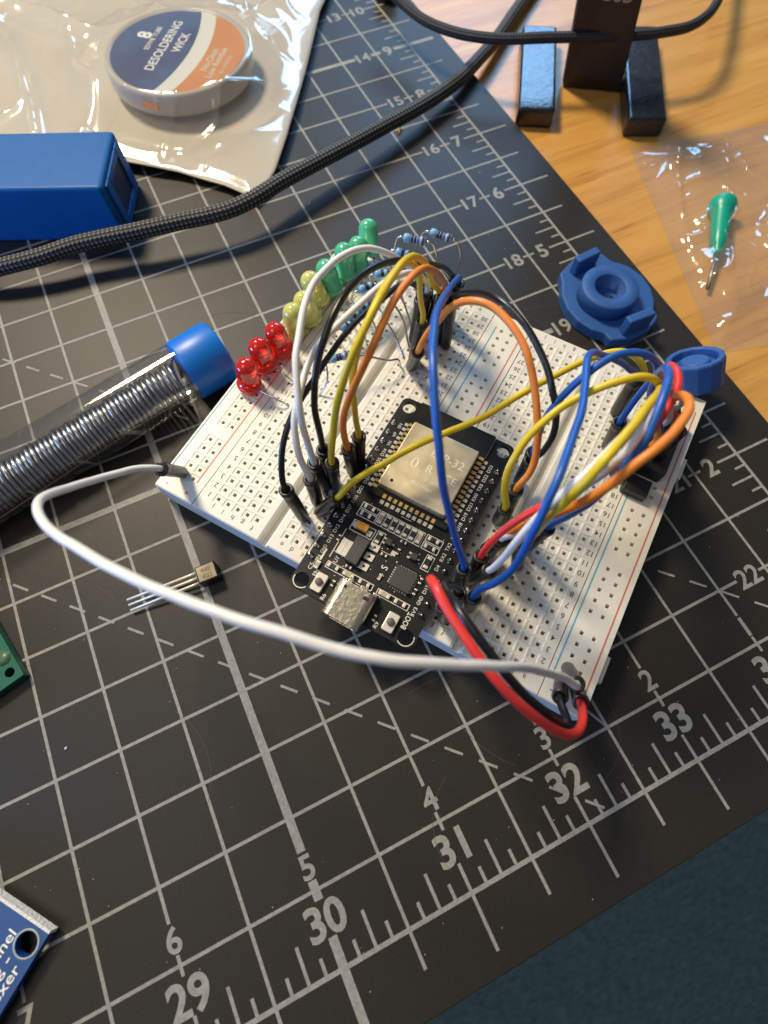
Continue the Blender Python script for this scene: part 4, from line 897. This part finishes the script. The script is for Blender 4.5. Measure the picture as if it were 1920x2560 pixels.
hz = .05; A = P(1806, 512, hz); B_ = P(1792, 636, hz); d = (B_ - A); L = d.length; d /= L
s = MB(); s.lathe([(0, .40), (.24, .36), (.33, .0), (.385, .0), (.395, .02), (.39, .12), (.37, .26), (.31, .38), (.27, .46), (.26, L * .60), (.235, L * .63), (.22, L * .80), (.15, L * .84), (.13, L - .05), (.10, L), (0, L + .001)], 26, A, d)
sc_ = .86
s.build('hub', mat('green_hub', (.0, .30, .20), (.0, .36, .24), rough=.35, scale=3, sss=.0), t)
s = MB(); s.cyl(B_ - d * .1, P(1769, 722, -.08), .055, n=14); s.build('steel_tip', mat('needle_steel', (.30, .25, .21), rough=.35, metal=.9), t)

# ================================================================== WICK POUCH
t = thing('plastic_pouch', 'beige backed clear front pouch at the top left holding a round spool', 'pouch', P(400, 250, 0))
outl = [(-420, 430), (318, 404), (444, 429), (560, 462), (632, 492), (684, 430), (717, 340), (767, 162), (800, 27), (822, -8), (850, -120), (-420, -160)]
def zp(u, v): 
    k = max(0, 1 - max(abs(u - 640) / 200, abs(v - 470) / 160)); return .55 + .25 * ease((640 - u) / 600)
def resample(o_, n):
    out = []
    for i in range(len(o_)):
        a, b = o_[i], o_[(i + 1) % len(o_)]; k = max(1, int(math.hypot(a[0] - b[0], a[1] - b[1]) / n)); out += [(a[0] + (b[0] - a[0]) * j / k, a[1] + (b[1] - a[1]) * j / k) for j in range(k)]
    return out
M_pouch = mat('pouch_beige', (.47, .43, .35), (.53, .49, .41), rough=.42, scale=.5, bump=.06, bscale=.9, bdist=.2)
# the pouch as a grid between its left and right edges, from front to back
rows = []
front = [(-420, 425), (0, 412), (318, 404), (444, 429), (560, 462), (632, 494)]
def edge_r(b):   # right edge, front to back
    e = [(632, 494), (662, 470), (688, 425), (717, 340), (740, 262), (767, 162), (800, 27), (822, -20), (860, -150)]
    x = b * (len(e) - 1); i = min(int(x), len(e) - 2); f = x - i; return (e[i][0] + (e[i + 1][0] - e[i][0]) * f, e[i][1] + (e[i + 1][1] - e[i][1]) * f)
def front_e(a):
    x = a * (len(front) - 1); i = min(int(x), len(front) - 2); f = x - i; return (front[i][0] + (front[i + 1][0] - front[i][0]) * f, front[i][1] + (front[i + 1][1] - front[i][1]) * f)
SPC = (438, 118); 
def coons(a, b):
    F = front_e(a); Rr = edge_r(b); Bk = (-420 + (860 + 420) * a, -150 - 20 * (1 - a)); Lf = (-420, 425 + (-170 - 425) * b)
    c00 = front_e(0); c10 = front_e(1); c01 = (-420, -170); c11 = (860, -150)
    out = []
    for k in (0, 1):
        out.append((1 - b) * F[k] + b * Bk[k] + (1 - a) * Lf[k] + a * Rr[k] - ((1 - a) * (1 - b) * c00[k] + a * (1 - b) * c10[k] + (1 - a) * b * c01[k] + a * b * c11[k]))
    return out
spc3 = P(440, 118, 1.65)
def grid(nu, nv, zf):
    s = MB(); vs = []
    for j in range(nv + 1):
        for i in range(nu + 1):
            a, b = i / nu, j / nv; u, v = coons(a, b); zb_ = .30 + .25 * math.sin(a * 5 + 1) * .3; p = P(u, v, zb_ ); vs.append(Vector((p.x, p.y, zf(a, b, p, zb_))))
    s.add(vs, [(j * (nu + 1) + i, j * (nu + 1) + i + 1, (j + 1) * (nu + 1) + i + 1, (j + 1) * (nu + 1) + i) for j in range(nv) for i in range(nu)], True); return s
SP_Z0, SP_Z1 = .50, 1.12
lc, rc = P(262, 128, SP_Z1), P(634, 120, SP_Z1); 
sc3 = P(443, 117, SP_Z1); RS = 2.02
lab_l, lab_r = P(272, 125, SP_Z1), P(612, 118, SP_Z1); RSL = (lab_r - lab_l).length / 2; sc3 = (lab_l + lab_r) / 2; RS = RSL + .17
def zback(a, b, p, zb_): return zb_ + noise.noise(p * .35) * .06
g = grid(60, 60, zback); o = g.build('back_sheet', M_pouch, t); sm_ = o.modifiers.new('solid', 'SOLIDIFY'); sm_.thickness = .03
def zfilm(a, b, p, zb_):
    e = ease(min(a * 8, (1 - a) * 9, b * 9, (1 - b) * 8, 1)); d = math.hypot(p.x - sc3.x, p.y - sc3.y)
    over = (SP_Z1 + .06 - zb_) if d < RS + .05 else (SP_Z1 + .06 - zb_) * max(0, 1 - (d - RS - .05) / 1.9) ** 1.6
    wr = max(ridge(p, .20, 5), 0) ** 9 * .34 + max(ridge(p, .36, 1), 0) ** 10 * .16 + max(ridge(p, .5, 7), 0) ** 14 * .05 + noise.noise(p * .5) * .05
    k = ease((d - RS * .9) / .8)
    return zb_ + .05 + e * (max(over, .10) + wr * k + .02)
M_pf = film('pouch_film', (.985, .98, .965), base=.055, haze=.06, rough=.10, bump=.10, bscale=.5, edge=.38)
grid(220, 160, zfilm).build('front_film', M_pf, t)
# spool
t = thing('wick_spool', 'round clear spool with a blue, white and orange label inside the pouch', 'spool', Vector((sc3.x, sc3.y, SP_Z0)))
s = MB(); s.lathe([(RS * .98, SP_Z0), (RS, SP_Z0 + .06), (RS, SP_Z1 - .08), (RS - .04, SP_Z1 - .01), (RS - .12, SP_Z1 + .01), (RSL, SP_Z1 - .03), (RSL - .02, SP_Z1 - .05), (0, SP_Z1 - .05)], 96, (sc3.x, sc3.y, 0)); s.build('casing', mat('spool_clear', (.80, .77, .70), rough=.22, trans=.5, ior=1.3, spec=.4), t)
s = MB(); s.lathe([(RS * .4, SP_Z0 + .08), (RS * .74, SP_Z0 + .08), (RS * .74, SP_Z1 - .14), (RS * .4, SP_Z1 - .14)], 60, (sc3.x, sc3.y, 0), close=True); s.build('wick_roll', mat('copper_braid', (.75, .30, .12), (.45, .15, .05), rough=.4, metal=.8, scale=16, bump=.8, bscale=20), t)
zl = SP_Z1 - .04
wa = P(398, 232, SP_Z0 + .3); wv = Vector((wa.x - sc3.x, wa.y - sc3.y, 0)).normalized(); wc = Vector((sc3.x, sc3.y, SP_Z0 + .30)) + wv * RS * 1.0; wang = math.atan2(wv.y, wv.x)
s = MB(); s.box(wc, (.05, .50, .22), wang); s.build('braid_end', mat('copper_bright', (.90, .34, .10), (.60, .18, .05), rough=.4, metal=.3, scale=14, bump=.6, bscale=16), t, bevel=.02)
lx = (lab_r - lab_l).normalized(); lang = math.atan2(lx.y, lx.x)
dv = (P(345, 166, zl) - P(425, 44, zl)); tdir = (P(425, 44, zl) - P(345, 166, zl)).normalized(); tang = math.atan2(tdir.y, tdir.x)
xdir = Vector((tdir.y, -tdir.x, 0))      # across the label, left to right in the text's own frame
def lab(fx0, fx1, name, m, z, flat=False):
    n = 40; pts = []
    def bound(f, yy):
        return f(yy)
    ys = [-1 + 2 * i / n for i in range(n + 1)]
    L_ = [(max(-math.sqrt(max(0, 1 - y * y)), min(fx0(y), math.sqrt(max(0, 1 - y * y)))), y) for y in ys]; R_ = [(min(math.sqrt(max(0, 1 - y * y)), max(fx1(y), -math.sqrt(max(0, 1 - y * y)))), y) for y in ys]
    s = MB(); vs = []
    for (a, y), (b, _) in zip(L_, R_):
        for xx in (a, b): q = sc3 + (xdir * xx + tdir * y) * (RSL - .03); vs.append(Vector((q.x, q.y, z)))
    s.add(vs, [(2 * i, 2 * i + 1, 2 * i + 3, 2 * i + 2) for i in range(n)]); return s.build(name, m, t)
bnd = lambda y: .19 - .20 * y * y * .9 + .0
lab(lambda y: -2, bnd, 'label_blue', mat('label_navy', (.008, .025, .13), (.012, .07, .21), rough=.35, scale=.55, contrast=2.5), zl + .004)
lab(bnd, lambda y: bnd(y) + .24, 'label_white', mat('label_white', (.66, .68, .62), rough=.35), zl + .004)
lab(lambda y: bnd(y) + .24, lambda y: 2, 'label_orange', mat('label_orange', (.52, .17, .03), (.60, .25, .06), rough=.35, scale=.6), zl + .004)
s = MB(); zz = zl + .008
def ltxt(s, body, h, x, y, wd=None, bold=0.): q = sc3 + (xdir * x + tdir * y) * RSL; s.text(body, h, (q.x, q.y, zz), tang, bold, 'C', width=wd)
ltxt(s, 'DESOLDERING', .30, -.24, .06, dv.length * .98, .010); ltxt(s, 'WICK', .30, -.02, .18, 1.0, .010); ltxt(s, 'ESYME TUBE', .17, -.46, .18, 1.2, .006); ltxt(s, '8', .46, -.62, .22, None, .03)
s.build('label_lettering', M_silk, t)
s = MB(); ltxt(s, 'No-Clean', .22, .54, -.10, 1.1, .01); ltxt(s, 'Low Residue', .22, .66, -.14, 1.5, .01); ltxt(s, 'for soldering', .14, .80, -.15, .9, 0); s.build('label_subtext', mat('label_text_pale', (.55, .60, .52), rough=.4), t)

# ================================================================== CRUMBS
s = MB(); a = P(998, 326, .02); s.add([a + Vector(q) for q in ((-.08, -.16, 0), (.09, -.06, 0), (.07, .14, .0), (0, .18, .05), (0, 0, .13))], [(0, 1, 4), (1, 2, 4), (2, 3, 4), (3, 0, 4), (3, 2, 1, 0)]); tag(s.build('wood_chip', mat('chip_wood', (.62, .40, .18), rough=.7)), 'tiny pale wood splinter beside the braided cable', 'splinter')
s = MB(); a = P(650, 503, .02); s.add([a + Vector(q) for q in ((-.09, -.07, 0), (.1, -.05, 0), (.04, .1, .0), (0, 0, .1))], [(0, 1, 3), (1, 2, 3), (2, 0, 3), (2, 1, 0)]); tag(s.build('paper_scrap', mat('scrap', (.6, .57, .5), rough=.7)), 'tiny pale triangular scrap under the braided cable near the pouch corner', 'scrap')
s = MB()
dust = [(165, 1871, .035), (773, 509, .03), (1199, 432, .018), (210, 1600, .012), (1385, 2050, .012), (830, 1540, .012), (70, 2010, .012)] + [(random.uniform(0, 1900), random.uniform(500, 2500), random.uniform(.005, .011)) for _ in range(160)]
for u, v, r in dust:
    p = P(u, v, .006)
    if p.x > 8.8 or p.y < -11.2: continue
    s.lathe([(r, 0), (r * .6, r * .6), (0, r * .8)], 6, p)
o = s.build('dust', mat('dust_white', (.6, .58, .54), rough=.9)); o['kind'] = 'stuff'; o['label'] = 'pale dust specks scattered over the mat'; o['category'] = 'dust'
for o in bpy.data.objects:
    if '_w' in o: del o['_w']
